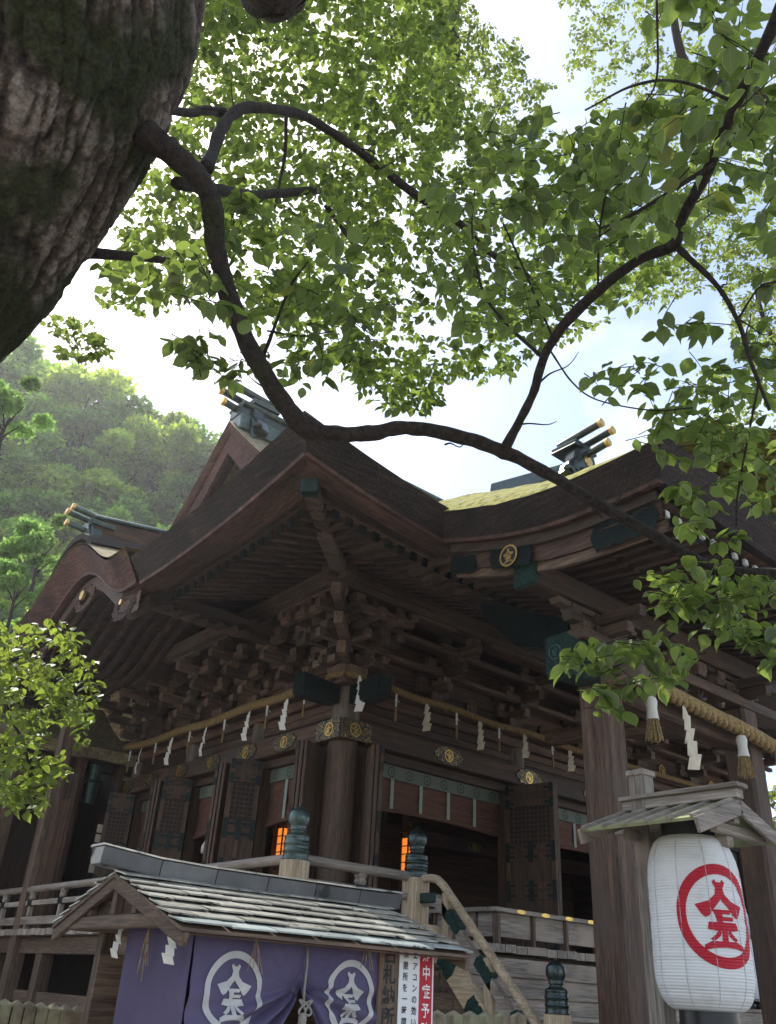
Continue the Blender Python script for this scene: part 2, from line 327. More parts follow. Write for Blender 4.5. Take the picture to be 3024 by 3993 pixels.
def barkmat(name, mossy, dk=1.0):
    m, n, L = mat(name); o = n('ShaderNodeOutputMaterial'); b = n('ShaderNodeBsdfPrincipled'); g = n('ShaderNodeNewGeometry')
    n1 = n('ShaderNodeTexNoise'); n1.inputs['Scale'].default_value = 38; n1.inputs['Detail'].default_value = 9; n1.inputs['Roughness'].default_value = .68; L(g.outputs['Position'], n1.inputs['Vector'])
    at_ = n('ShaderNodeAttribute'); at_.attribute_name = 'relief'
    ad = n('ShaderNodeMath'); ad.operation = 'MULTIPLY_ADD'; ad.inputs[1].default_value = .5; L(at_.outputs['Fac'], ad.inputs[0]); L(n1.outputs['Fac'], ad.inputs[2])
    r_ = ramp(n, [(.35, tuple(dk * q for q in (.02, .015, .012))), (.62, tuple(dk * q for q in (.115, .082, .062))), (.9, tuple(dk * q for q in (.38, .32, .27)))]); L(ad.outputs[0], r_.inputs[0])
    n2 = n('ShaderNodeTexNoise'); n2.inputs['Scale'].default_value = 2.3; n2.inputs['Detail'].default_value = 5; L(g.outputs['Position'], n2.inputs['Vector'])
    r2 = ramp(n, [(.50 - mossy, (0, 0, 0)), (.62 - mossy, (1, 1, 1))]); L(n2.outputs['Fac'], r2.inputs[0])
    n3 = n('ShaderNodeTexNoise'); n3.inputs['Scale'].default_value = 60; n3.inputs['Detail'].default_value = 4; L(g.outputs['Position'], n3.inputs['Vector'])
    r3 = ramp(n, [(.3, (.008, .010, .004)), (.7, (.042, .047, .013))]); L(n3.outputs['Fac'], r3.inputs[0])
    mm = n('ShaderNodeMix'); mm.data_type = 'RGBA'; L(r2.outputs[0], mm.inputs[0]); L(r_.outputs[0], mm.inputs[6]); L(r3.outputs[0], mm.inputs[7]); L(mm.outputs[2], b.inputs['Base Color']); b.inputs['Roughness'].default_value = .92
    hh = n('ShaderNodeMath'); hh.operation = 'ADD'; L(n1.outputs['Fac'], hh.inputs[0]); L(n3.outputs['Fac'], hh.inputs[1])
    bp = n('ShaderNodeBump'); bp.inputs['Strength'].default_value = .9; bp.inputs['Distance'].default_value = .012; L(hh.outputs[0], bp.inputs['Height']); L(bp.outputs[0], b.inputs['Normal'])
    L(b.outputs[0], o.inputs[0]); return m
M_bark = barkmat('mossy_camphor_bark', .015, .72)
M_bark2 = barkmat('camphor_branch_bark', -.08, .38)
M_lampaper = noisy('lantern_paper', [(.28, (.60, .585, .55)), (.42, (.74, .735, .72)), (.7, (.80, .80, .79))], 4, 8, .6, bump=.25, dist=.008)

# ------------------------------------------------------------------ emblem 金 in a ring (flat outline, unit radius)
def mir(p): return [(-x, y) for x, y in reversed(p)]
_w = [(0, .69), (-.05, .68), (-.1, .75), (-.17, .69), (-.1, .56), (-.13, .43), (-.3, .29), (-.64, .2), (-.5, 0), (-.42, -.06), (-.32, -.02), (-.22, .1), (-.02, .3), (0, .34)]
_d = [(-.13, -.3), (-.08, -.36), (-.12, -.44), (-.27, -.54), (-.36, -.5), (-.24, -.42)]
GLYPH = [_w, mir(_w), [(-.26, .11), (.26, .11), (.2, .02), (-.2, .02)], [(-.2, .03), (.0, .03), (.0, -.2), (-.13, -.2)], [(-.02, -.04), (.3, -.04), (.28, -.12), (-.02, -.12)],
         [(-.36, -.15), (.36, -.15), (.4, -.3), (.2, -.33), (-.2, -.33), (-.4, -.3)], [(-.07, -.3), (.07, -.3), (.08, -.57), (-.08, -.57)], _d, mir(_d),
         [(-.54, -.74), (-.5, -.62), (-.32, -.54), (.32, -.54), (.5, -.62), (.54, -.74), (.3, -.68), (0, -.66), (-.3, -.68)]]
def flat(polys, fine=0.0):
    """2-D outlines -> (verts, tris), optionally refined so they can follow a curved surface"""
    V, T = [], []
    for k, p in enumerate(polys):
        bm = bmesh.new(); f = bm.faces.new([bm.verts.new((x, y, k * 1e-3)) for x, y in p])
        bmesh.ops.triangulate(bm, faces=[f])
        if fine:
            for _ in range(6):
                e = [e for e in bm.edges if e.calc_length() > fine]
                if not e: break
                bmesh.ops.subdivide_edges(bm, edges=e, cuts=1); bmesh.ops.triangulate(bm, faces=bm.faces[:])
        bm.verts.index_update(); b = len(V); V += [tuple(v.co) for v in bm.verts]; T += [tuple(v.index + b for v in f.verts) for f in bm.faces]; bm.free()
    return V, T
def ringpolys(r0=.8, r1=1.0, n=48):
    return [[(r0 * math.cos(a), r0 * math.sin(a)), (r1 * math.cos(a), r1 * math.sin(a)), (r1 * math.cos(b), r1 * math.sin(b)), (r0 * math.cos(b), r0 * math.sin(b))] for a, b in ((2 * math.pi * k / n, 2 * math.pi * (k + 1) / n) for k in range(n))]
def place_emblem(name, mat_, parent, fn, glyph=.92, ring=(.8, 1.0), fine=0, label=None):
    """fn(u, v, k): surface point for emblem coordinates, k = lift of the layer"""
    mb = MB()
    V, T = flat(GLYPH, fine); mb.add([fn(x * glyph, y * glyph, z) for x, y, z in V], T)
    if ring:
        V, T = flat(ringpolys(*ring), fine); mb.add([fn(x, y, 0) for x, y, z in V], T)
    me = bpy.data.meshes.new(name); me.from_pydata(mb.v, [], mb.f); me.materials.append(mat_)
    o = link(bpy.data.objects.new(name, me), parent)
    if label: o['label'] = label
    return o
# ================================================================== THE SETTING
def ground_mesh():
    mb = MB(); n = 48; S = 130.0
    xs = [(-1 + 2 * i / n) for i in range(n + 1)]
    xs = [math.copysign(abs(t) ** 2.2, t) * S for t in xs]
    mb.grid([[(x, y, 0.12 * noise.noise((x * .05, y * .05, 0)) if abs(x) > 20 or abs(y) > 20 else 0) for x in xs] for y in xs])
    return mb
g = ground_mesh().obj('ground', M_ground, None, smooth=True); tag(g, kind='structure')

# ================================================================== THE HALL
ZD = 2.15
SL = [0, 2.13, 4.26, 6.39]
SR = [0, 3.55, 7.1, 10.65]
class Side:
    def __init__(s, left): s.left = left
    def p(s, a, o, z): return Vector((-o, a, z)) if s.left else Vector((a, -o, z))
    def ax(s, k): return {'s': 'y' if s.left else 'x', 'o': 'x' if s.left else 'y', 'z': 'z'}[k]
    def bb(s, mb, s0, s1, o0, o1, z0, z1):
        a, b = s.p(s0, o0, z0), s.p(s1, o1, z1); return mb.bb(a.x, b.x, a.y, b.y, a.z, b.z)
    def part(s, name, mats, k, parent, s0, s1, o0, o1, z0, z1, bevel=.006, label=None):
        m = mats[s.ax(k)] if isinstance(mats, dict) else mats
        return s.bb(MB(), s0, s1, o0, o1, z0, z1).obj(name, m, parent, bevel=bevel, label=label)
LS, RS = Side(True), Side(False)
UW = wood('upper_pillar_wood', (.06, .044, .035), (.21, .165, .13), 'z', var=.2, sc=14)
hall = thing('shrine_hall', (5, 3, 0), 'dark brown timber shrine hall with upturned bark roof and tiers of brackets', 'shrine')

unit = {}
def ubox(mats, key):
    """unit box mesh shared by many pieces"""
    if key not in unit: unit[key] = MB().box((0, 0, 0), (1, 1, 1)).mesh(key, mats)
    return unit[key]
def boxinst(name, me, p0, p1, w_, h_, parent, up=(0, 0, 1)):
    p0, p1 = Vector(p0), Vector(p1); a = (p1 - p0); L_ = a.length; a = a / L_; sd_ = Vector(up).cross(a).normalized(); u_ = a.cross(sd_)
    return inst(name, me, frame((p0 + p1) / 2, a, sd_, u_, (L_, w_, h_)), parent)

# --- pillars, beams, plank walls
def pillar(mb, x, y, r0, z0, z1, r1=None):
    mb.lathe([(r0, z0), (r0 * 1.0, z0 + .4), (r0 * .98, z1 - .1), ((r1 or r0) * .93, z1)], 28, (x, y, 0)); return mb
def emblem_on(side, s_, o_, z_, r, mat_, parent, name='crest', ring=(.8, 1)):
    sg = -1 if side.left else 1
    return place_emblem(name, mat_, parent, lambda u, v, k: side.p(s_ + sg * u * r, o_ + k * .5 * r * .02 + (.001 if k else 0) + k * 2, z_ + v * r), ring=ring)
PLATE = [(-1, 0), (-.93, .35), (-.8, .45), (-.72, .8), (-.45, .85), (-.3, 1), (.3, 1), (.45, .85), (.72, .8), (.8, .45), (.93, .35), (1, 0), (.93, -.35), (.8, -.45), (.72, -.8), (.45, -.85), (.3, -1), (-.3, -1), (-.45, -.85), (-.72, -.8), (-.8, -.45), (-.93, -.35)]
def fitting(side, s_, z_, hw, hh, o_, parent, poly=PLATE):
    mb = MB(); mb.prism(poly, lambda p: side.p(s_ + p[0] * hw, o_, z_ + p[1] * hh), lambda p: side.p(s_ + p[0] * hw, o_ + .018, z_ + p[1] * hh))
    f = mb.obj('gilt_fitting', M_fil, parent)
    emblem_on(side, s_, o_ + .022, z_, hh * .72, M_gold, f, 'emblem', ring=(.78, 1)); return f
for side, S, end, nm in ((LS, SL, 6.6, 'l'), (RS, SR, 10.9, 'r')):
    for i, s_ in enumerate(S):
        if i == 0 and side is RS: continue
        p = side.p(s_, 0, 0); r_ = .22 if i == 0 else .18
        o = pillar(MB(), p.x, p.y, r_, ZD - .1, 4.62).obj('pillar', PW['z'], hall, smooth='auto')
        o = pillar(MB(), p.x, p.y, r_ * .92, 4.6, 5.4).obj('pillar', UW, hall, smooth='auto')
    side.part('head_beam', HW, 's', hall, -.262 if side is LS else .263, end, -.02, .26, 4.60, 4.88, .012)
    side.part('lintel', HW, 's', hall, .2, end, -.06, .1, 4.47, 4.597)
    side.part('cap_beam', HW, 's', hall, -.29 if side is LS else .291, end, -.02, .29, 5.37, 5.50, .012)
    side.part('cap_beam', HW, 's', hall, .2, end, -.02, .17, 5.22, 5.368, .01)
    for a, b in zip(S[:-1], S[1:]):
        nb = 4
        for k in range(3): side.part('wall_plank', HW, 's', hall, a + .1, b - .1, -.03, .06 + .008 * ((k * 7 + int(a)) % 3), 4.88 + k * .115, 4.88 + (k + 1) * .115 - .006, .004)
        for k in range(5): side.part('wall_plank', HW, 's', hall, a, b - .002, -.03, .1 + .008 * ((k * 5 + int(a * 2)) % 3), 5.50 + k * .19, 5.50 + (k + 1) * .19 - .006, .004)
        for q in (a + .31, b - .31): side.part('door_jamb', PW, 'z', hall, q - .05, q + .05, -.05, .15, ZD, 4.47)
        side.part('sill', HW, 's', hall, a + .2, b - .2, -.12, .2, ZD, ZD + .1)
for side, S, end in ((LS, SL, 6.6), (RS, SR, 10.9)):
    side.part('upper_wall', HW, 's', hall, -.0 if side is LS else .02, end, -.06, -.035, 5.5, 7.4, 0)
    side.part('bracket_ceiling', HW, 's', hall, -1.0 if side is LS else -.9, end, -.03, 1.05, 6.585, 6.6 if side is LS else 6.602, 0)
# fittings on the head beams
CORN = [(-1.0, 1), (1, 1), (1.35, .6), (1.2, .2), (1.45, 0), (1.2, -.3), (1.35, -.7), (1.0, -1), (-1, -1)]
for s_ in (1.08, 2.13, 3.2, 4.26, 5.33, 6.3): fitting(LS, s_, 4.74, .30, .12, .262, hall)
for s_ in (1.79, 3.6, 5.3, 7.1, 8.9): fitting(RS, s_, 4.74, .30, .125, .262, hall)
fitting(LS, -.02, 4.74, .235, .135, .264, hall, CORN)
fitting(RS, -.02, 4.74, .235, .135, .264, hall, CORN)
for s_ in (1.7, 3.55, 5.3, 7.1): 
    side = RS; mb = MB(); mb.prism(PLATE, lambda p: side.p(s_ + p[0] * .28, .292, 5.44 + p[1] * .055), lambda p: side.p(s_ + p[0] * .28, .305, 5.44 + p[1] * .055)); mb.obj('gilt_fitting', M_fil, hall)
mb = MB(); mb.prism(PLATE, lambda p: LS.p(2.13 + p[0] * .28, .292, 5.44 + p[1] * .055), lambda p: LS.p(2.13 + p[0] * .28, .305, 5.44 + p[1] * .055)); mb.obj('gilt_fitting', M_fil, hall)
# round crests on the frieze
for k in range(6):
    s_ = .66 + 1.755 * k
    m_ = M_gold if k >= 3 else HW['x']
    disc = MB(); disc.prism([(math.cos(a * math.pi / 12), math.sin(a * math.pi / 12)) for a in range(24)], lambda p: RS.p(s_ + p[0] * .115, .1, 5.63 + p[1] * .115), lambda p: RS.p(s_ + p[0] * .115, .14, 5.63 + p[1] * .115))
    d = disc.obj('crest', HW['z'], hall); emblem_on(RS, s_, .145, 5.63, .11, BW['x'] if k < 3 else M_gold, d, 'emblem', ring=(.72, 1))

# --- bracket sets
def masu():
    a, b, h = .5, .41, .5
    v = [(-b, -b, -h), (b, -b, -h), (b, b, -h), (-b, b, -h), (-a, -a, -.05), (a, -a, -.05), (a, a, -.05), (-a, a, -.05), (-a, -a, h), (a, -a, h), (a, a, h), (-a, a, h)]
    f = [(3, 2, 1, 0)] + [(i, (i + 1) % 4, 4 + (i + 1) % 4, 4 + i) for i in range(4)] + [(4 + i, 4 + (i + 1) % 4, 8 + (i + 1) % 4, 8 + i) for i in range(4)] + [(8, 9, 10, 11)]
    return MB().add(v, f)
MASU = masu().mesh('bracket_block', BW['z'])
def armmesh(axis):
    # arm with curved under-cut ends, unit length along x
    pts = [(-.5, .5), (.5, .5), (.5, -.22), (.48, -.5), (-.48, -.5), (-.5, -.22)]
    return MB().prism(pts, lambda p: (p[0], -.5, p[1]), lambda p: (p[0], .5, p[1])).mesh('bracket_arm_' + axis, BW[axis])
ARM = {'x': armmesh('x'), 'y': armmesh('y')}
OK_ = [.40, .72, 1.02]; ZK = [5.70, 5.94, 6.17]
def place_block(side, s_, o_, z_, w_, h_, parent):
    p = side.p(s_, o_, z_); return inst('bracket_block', MASU, Matrix.Translation(p) @ Matrix.Diagonal((w_, w_, h_, 1)), parent)
def place_arm(side, s0, s1, o0, o1, z_, w_, h_, parent):
    a, b = side.p(s0, o0, z_), side.p(s1, o1, z_)
    ax = 'x' if abs((b - a).x) > abs((b - a).y) else 'y'
    return boxinst('bracket_arm', ARM[ax], a, b, w_, h_, parent)
def bracket_set(side, s_, half, corner=False):
    base = side.p(s_, .15, 5.56)
    root = inst('bracket_set', MASU, Matrix.Translation(base) @ Matrix.Diagonal((.3, .3, .14, 1)), hall)
    place_arm(side, s_ - half * .8, s_ + half * .8, .14, .14, ZK[0] - .01, .1, .11, root)
    for q in (-.24, 0, .24): place_block(side, s_ + q, .14, ZK[0] + .1, .15, .1, root)
    place_arm(side, s_ - half, s_ + half, .14, .14, ZK[1] - .01, .1, .11, root)
    for k, (o_, z_) in enumerate(zip(OK_, ZK)):
        place_arm(side, s_, s_, -.0, o_ + .14, z_ - .005, .125, .13, root)
        place_block(side, s_, o_, z_ + .1, .16, .105, root)
        if k < 2 or True:
            z2 = z_ + .225 if k < 2 else z_ + .2
            h2 = .11 if k < 2 else .07
            place_arm(side, s_ - half, s_ + half, o_, o_, z2, .115, h2, root)
        if k < 2:
            for q in (-half + .08, half - .08): place_block(side, s_ + q, o_, z_ + .1 + .225, .165, .1, root)
    return root
for k in range(1, 7): bracket_set(LS, 1.065 * k, .34)
for k in range(0, 6): bracket_set(RS, 1.54 + 1.755 * k, .40)
# corner cluster: arms to both sides and along the diagonal
croot = inst('corner_bracket', MASU, Matrix.Translation((-.1, -.1, 5.57)) @ Matrix.Diagonal((.42, .42, .15, 1)), hall)
for side in (LS, RS):
    for k, (o_, z_) in enumerate(zip(OK_, ZK)):
        for s_ in (0, -.34, -.7)[:k + 1]:
            place_arm(side, s_, s_, .0, o_ + .13, z_ - .005 + .0007 * k, .105, .12, croot)
        for s_ in [0.0] + [-q for q in OK_[:k + 1]]:
            place_block(side, s_, o_ + (.003 if side is LS else 0), z_ + .1 + (.001 if side is LS else 0), .16, .105, croot)
        place_arm(side, -o_ - .1, .36, o_, o_, z_ + .225 if k < 2 else z_ + .2, .1, .11 if k < 2 else .07, croot)
        place_arm(side, -o_ * .6, .3, o_, o_, z_ + .001, .098, .1, croot)
        place_block(side, .3, o_, z_ + .1, .14, .1, croot)
for k, (o_, z_) in enumerate(zip(OK_, ZK)):
    boxinst('diagonal_arm', ARM['x'], (0, 0, z_ - .01), (-o_ - .14, -o_ - .14, z_ - .01), .13, .125, croot)
    inst('bracket_block', MASU, frame((-o_, -o_, z_ + .1), (.707, .707, 0), (-.707, .707, 0), (0, 0, 1), (.18, .18, .11)), croot)
    boxinst('diagonal_nose', ARM['y'], (-o_ - .02, -o_ - .02, z_ + .02), (-o_ - .28, -o_ - .28, z_ - .02), .12, .16, croot)
# through beams of the front side
for k, (o_, z_) in enumerate(zip(OK_, ZK)):
    RS.part('tie_beam', BW, 's', hall, .35, 10.9, o_ - .045, o_ + .045, z_ + .168, z_ + .222 if k < 2 else z_ + .19)
    RS.part('soffit_board', HW, 's', hall, .3, 10.9, o_ - .32, o_ + .04, z_ + .226 if k < 2 else z_ + .196, z_ + .24 if k < 2 else z_ + .21, 0)
# copper-clad noses at the corner pillar
for side in (LS, RS):
    mb = MB(); o2 = [(.22, -.14), (.22, .12), (.5, .14), (.86, .17), (.86, -.1), (.8, -.15), (.5, -.15)]
    a = -.13
    mb.prism([(o_, z_) for o_, z_ in o2], lambda p: RS.p(.13 + a if 0 else (-.13), p[0], 5.24 + p[1]) if side is RS else LS.p(-.13, p[0], 5.24 + p[1]), lambda p: (RS if side is RS else LS).p(.12, p[0], 5.24 + p[1]))
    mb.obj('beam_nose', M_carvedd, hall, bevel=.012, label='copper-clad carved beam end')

# --- eaves: purlin, rafters, boards, thatch
def lift(s_, o_=3.2):
    q = max(0., 1 - (s_ + 3.2) / 3.5)
    return .34 * q * q * min(1, (max(o_, 0) / 3.2)) ** 2
LS.part('purlin', BW, 's', hall, -1.35, 8.6, 1.0, 1.2, 6.36, 6.58, .01)
RS.part('purlin', BW, 's', hall, -1.35, 12, 1.001, 1.2, 6.361, 6.581, .01)
def rafterm(axis):
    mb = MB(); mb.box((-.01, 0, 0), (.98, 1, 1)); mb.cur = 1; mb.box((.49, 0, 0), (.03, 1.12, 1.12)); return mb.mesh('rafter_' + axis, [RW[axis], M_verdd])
RAF = {'x': rafterm('x'), 'y': rafterm('y')}
EB = 6.12
zb = lambda o: 6.66 - .32 * (o - 1.1)
zf = lambda o: 6.37 - .29 * (o - 1.9)
for side, sbeg, send in ((LS, -3.15, .98), (LS, 4.3, 8.6), (RS, -3.15, 12.0)):
    # soffit boards (one per eave)
    for nm, oa, ob, fn in (('eave_soffit', .2, 2.2, lambda o: zb(o) + .07), ('eave_soffit', 1.95, 2.75, lambda o: zf(o) + .065)):
        rows = []
        for o_ in np.linspace(oa, ob, 6):
            rows.append([side.p(max(s_, -o_), o_, fn(o_) + lift(max(s_, -o_), o_)) for s_ in (np.concatenate([np.linspace(-3.15, 0, 16), [send]]) if sbeg < 0 else [sbeg, send])])
        sof = MB().grid(rows).obj(nm, HW[side.ax('o')], hall)
        n_ = int((send - sbeg - .15) / .2)
        for i in range(n_):
            s_ = sbeg + .2 + i * .2
            if nm == 'eave_soffit' and oa < 1:
                a, b = max(.25, -s_ + .02), 2.12
                if a > 2.0: continue
                f = zb
            else:
                a, b = max(1.92, -s_ + .02), 2.64
                if a > 2.6: continue
                f = zf
            boxinst('rafter', RAF[side.ax('o')], side.p(s_, a, f(a) + lift(s_, a)), side.p(s_, b, f(b) + lift(s_, b)), .085, .1, sof)
    for nm, o0, o1, zz, hh in (('eave_beam', 2.04, 2.2, lambda o: zb(2.12) + .06, .12), ('eave_beam', 2.60, 2.80, lambda o: zf(2.64) + .07, .12), ('eave_board', 2.78, 2.98, lambda o: zf(2.64) + .035, .13), ('eave_board', 2.96, 3.16, lambda o: EB + .0, .14)):
        mb = MB(); ss = list(np.linspace(-o1, 0, 14)) + [send] if sbeg < 0 else [sbeg, send]
        prev = None
        rr = []
        for oo, dz in ((o0, 0), (o1, 0), (o1, hh), (o0, hh), (o0, 0)):
            rr.append([side.p(max(s_, -oo), oo, zz(oo) + dz + lift(max(s_, -oo), oo) - .02) for s_ in ss])
        mb.grid(rr).obj(nm, (BW if nm == 'eave_beam' else HW)[side.ax('s')], hall)
hb = MB(); hb.beam((-.85, -.85, 6.62), (-2.1, -2.1, 6.42), .2, .26); hb.beam((-1.9, -1.9, 6.47), (-2.9, -2.9, 6.34), .17, .24)
hip = hb.obj('hip_rafter', BW['x'], hall, bevel=.01)
MB().beam((-2.86, -2.86, 6.335), (-2.97, -2.97, 6.325), .185, .25).obj('cap', M_verd, hip, bevel=.01)

def bell(t): 
    t = abs(t)
    return 0 if t >= 1 else ((math.cos(math.pi * t) + 1) / 2) ** .85
def kara(s_): return .76 * bell((s_ - 2.6) / 1.75)
EB = 6.12
def eave_sweep(name, side, ss, zfun, o_b, o_t, th, inner, mat_, strip=True, red=False):
    """thatched eave: leaning outer face, underside, copper strip along its lower edge"""
    mb = MB()
    B = [side.p(max(s_, -o_b), o_b, zfun(s_)) for s_ in ss]
    T = [side.p(max(s_ - (.22 if s_ <= -3.19 else 0), -o_t), o_t, zfun(s_) + th) for s_ in ss]
    Mi = []
    nlev = 5
    rows = []
    for j in range(nlev + 1):
        t = j / nlev
        rows.append([b.lerp(t_, t) + Vector((random.uniform(-.006, .006), random.uniform(-.006, .006), random.uniform(-.004, .004) if 0 < j else 0)) for b, t_ in zip(B, T)])
    mb.grid(rows)
    I = [side.p(max(s_, -inner), inner, zfun(s_) + .08) for s_ in ss]
    mb.grid([I, B])
    o = mb.obj(name, mat_, hall)
    if strip:
        acc = 0
        for k in range(len(ss) - 1):
            if ss[k + 1] - ss[k] < .02: continue
            q = MB(); a0, a1 = ss[k] + .003, ss[k + 1] - .003
            v = []
            for a in (a0, a1):
                aa = max(a, -o_b); z_ = zfun(a)
                v += [side.p(aa, o_b - .05, z_ - .022), side.p(aa, o_b + .008, z_ - .022), side.p(aa, o_b + .022, z_ + .014), side.p(aa, o_b - .05, z_ + .01)]
            q.add(v, [(0, 1, 5, 4), (1, 2, 6, 5), (2, 3, 7, 6), (3, 0, 4, 7), (0, 3, 2, 1), (4, 5, 6, 7)])
            q.obj('copper_flashing', M_copperred, o)
    return o
ss = list(np.linspace(-3.2, -.2, 19)) + list(np.linspace(.0, .45, 4))
eave_sweep('thatched_eave', LS, ss, lambda s_: EB + lift(s_), 3.2, 3.40, .31, 2.9, M_thatch)
ss = list(np.linspace(-3.2, -1.18, 15))
eave_sweep('thatched_eave', RS, ss, lambda s_: EB + lift(s_), 3.2, 3.40, .31, 2.9, M_thatch)
ss = list(np.linspace(4.3, 12.5, 20)); eave_sweep('thatched_eave', RS, ss, lambda s_: EB + .001, 3.2, 3.40, .31, 2.9, M_thatch, strip=False)
# wavy eave over the side entrance, and the plain eave after it
ss = list(np.linspace(.47, 4.73, 40)); ke = eave_sweep('undulating_eave', LS, ss, lambda s_: EB + .02 + kara(s_), 3.24, 3.48, .38, 2.5, M_thatchred)
ss = list(np.linspace(4.75, 9.0, 16)); eave_sweep('thatched_eave', LS, ss, lambda s_: EB, 3.2, 3.40, .31, 2.9, M_thatchred, strip=False)

# roof surfaces
X0, X1, Y0, Y1 = -3.40, 14.0, -3.40, 9.8
def rise(d): return .40 * d + .050 * d * d
def roofz(x, y, gable):
    dy = min(y - Y0, Y1 - y); dx = x - X0
    d = dy if gable else min(dx, dy)
    e = 6.43 + (lift(y - .22 if 0 else y) if dx < dy else lift(x)) * max(0, 1 - d / 2.5)
    if not gable and dx < dy: e += (kara(y) + .12 * (.4 < y < 4.8)) * max(0, 1 - dx / 2.85)
    return e + rise(max(d, 0))
GX = -.55
mb = MB(); xs = list(np.linspace(X0, GX, 14)); ys = list(np.linspace(Y0, Y1, 40))
mb.grid([[(x, y, roofz(x, y, False)) for x in xs] for y in ys])
mb.obj('roof_skirt', M_thatchtop, hall, smooth=True)
mb = MB(); xs = list(np.linspace(GX - .45, X1, 10))
rr = []
for y in np.linspace(Y0, Y1, 45):
    dy = min(y - Y0, Y1 - y)
    if rise(dy) < rise(GX - X0) - .35: rr.append([(x, y, 6.43 + rise(dy) - .02) for x in [GX + .0] + xs[1:]])
    else: rr.append([(x, y, 6.43 + rise(dy)) for x in xs])
mb.grid(rr); roof = mb.obj('main_roof', M_thatchtop, hall, smooth=True)
# gable: wall, bargeboards, thatch edge
YR = (Y0 + Y1) / 2; zr = 6.43 + rise(YR - Y0)
gz = lambda y: 6.43 + rise(min(y - Y0, Y1 - y))
gys = [y for y in np.linspace(YR - 3.6, YR + 3.6, 37)]
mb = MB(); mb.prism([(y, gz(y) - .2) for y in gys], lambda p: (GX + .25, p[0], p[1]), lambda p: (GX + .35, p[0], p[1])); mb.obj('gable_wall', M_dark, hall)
mb = MB(); mb.grid([[(GX - .45, y, gz(y)) for y in gys], [(GX - .40, y, gz(y) - .26) for y in gys], [(GX - .0, y, gz(y) - .26) for y in gys]]); mb.obj('gable_thatch', M_thatchred, hall, smooth=True)
for sg in (-1, 1):
    yy = [YR + sg * t for t in np.linspace(0.0, 3.5, 16)]
    mb = MB(); rows = []
    for dz, x in ((-.26, GX - .36), (-.26, GX - .30), (-.72, GX - .30), (-.72, GX - .36), (-.26, GX - .36)):
        rows.append([(x, y, gz(y) + dz * (1 if dz > -.3 else (1 + .25 * abs(math.cos(i * .45)) * (i > 2)))) for i, y in enumerate(yy)])
    mb.grid(rows).obj('bargeboard', M_thatchred, hall)
def ridge_ornament(parent, side, s_, o_, z_, sc, mat_=M_bronzed):
    """copper ridge-end: stepped saddle, scroll wings, gilt emblem, three horns with gilt ends; faces outward of the side"""
    P = lambda a, o, z: side.p(s_ + a * sc, o_ + o * sc, z_ + z * sc)
    prof = [(1.15 * u, 1.2 * v) for u, v in [(-.62, -.25), (-.5, .0), (-.36, .12), (-.3, .34), (-.18, .5), (.18, .5), (.3, .34), (.36, .12), (.5, 0), (.62, -.25), (.45, -.3), (.3, -.12), (-.3, -.12), (-.45, -.3)]]
    body = MB().prism(prof, lambda p: P(p[0], .05, p[1]), lambda p: P(p[0] * .9, -.25, p[1])).obj('ridge_end_ornament', mat_, parent, bevel=.02 * sc)
    MB().prism([(x * .72, y * .75 + .06) for x, y in prof], lambda p: P(p[0], .12, p[1]), lambda p: P(p[0], .04, p[1])).obj('plate', mat_, body, bevel=.015 * sc)
    for sg in (-1, 1):
        pts = [P(sg * (.62 - .16 * t + .10 * math.cos(t * 5)), .06, -.28 + .14 * math.sin(t * 5) - .1 * t) for t in np.linspace(0, 1.6, 14)]
        MB().tube(pts, [.07 * sc * (1 - .5 * i / 14) for i in range(14)], 8).obj('scroll', mat_, body, smooth=True)
    emblem_on(side, s_, o_ + .135 * sc, z_ + .2 * sc, .14 * sc, M_gold, body, 'emblem')
    MB().prism([(math.cos(a * math.pi / 10), math.sin(a * math.pi / 10)) for a in range(20)], lambda p: P(p[0] * .12, .12, .2 + p[1] * .12), lambda p: P(p[0] * .12, .13, .2 + p[1] * .12)).obj('boss', M_gold, body)
    for k, step in enumerate((.52, .6)):
        MB().prism([(-.4 + .06 * k, step), (.4 - .06 * k, step), (.36, step + .07), (-.36, step + .07)], lambda p: P(p[0], .1, p[1]), lambda p: P(p[0], -.6, p[1])).obj('saddle', mat_, body, bevel=.012 * sc)
    for a, o0, z0, ln in ((-.2, -.5, .76, 1.15), (.2, -.5, .76, 1.15), (0, -.1, .34, .75)):
        p0, p1 = P(a, o0, z0 + .02), P(a, o0 + ln, z0 + .1)
        h = MB().tube([p0, p0.lerp(p1, .5), p1], .085 * sc, 14).obj('horn', M_bronze if mat_ is M_bronze else mat_, body, smooth='auto')
        d_ = (p1 - p0).normalized(); MB().tube([p1 - d_ * .02 * sc, p1 + d_ * .06 * sc], .10 * sc, 16).obj('cap', M_gold, h, smooth='auto')
    return body
part('ridge', M_bronze, hall, GX - .35, X1, YR - .3, YR + .3, zr - .25, zr + .12, .03)
part('ridge', M_bronzed, hall, GX - .35, X1, YR - .22, YR + .22, zr + .121, zr + .34, .03)
part('ridge', M_bronze, hall, GX - .35, X1, YR - .3, YR + .3, zr + .341, zr + .44, .03)
ridge_ornament(hall, LS, YR, -GX + .05, zr - .02, .88)

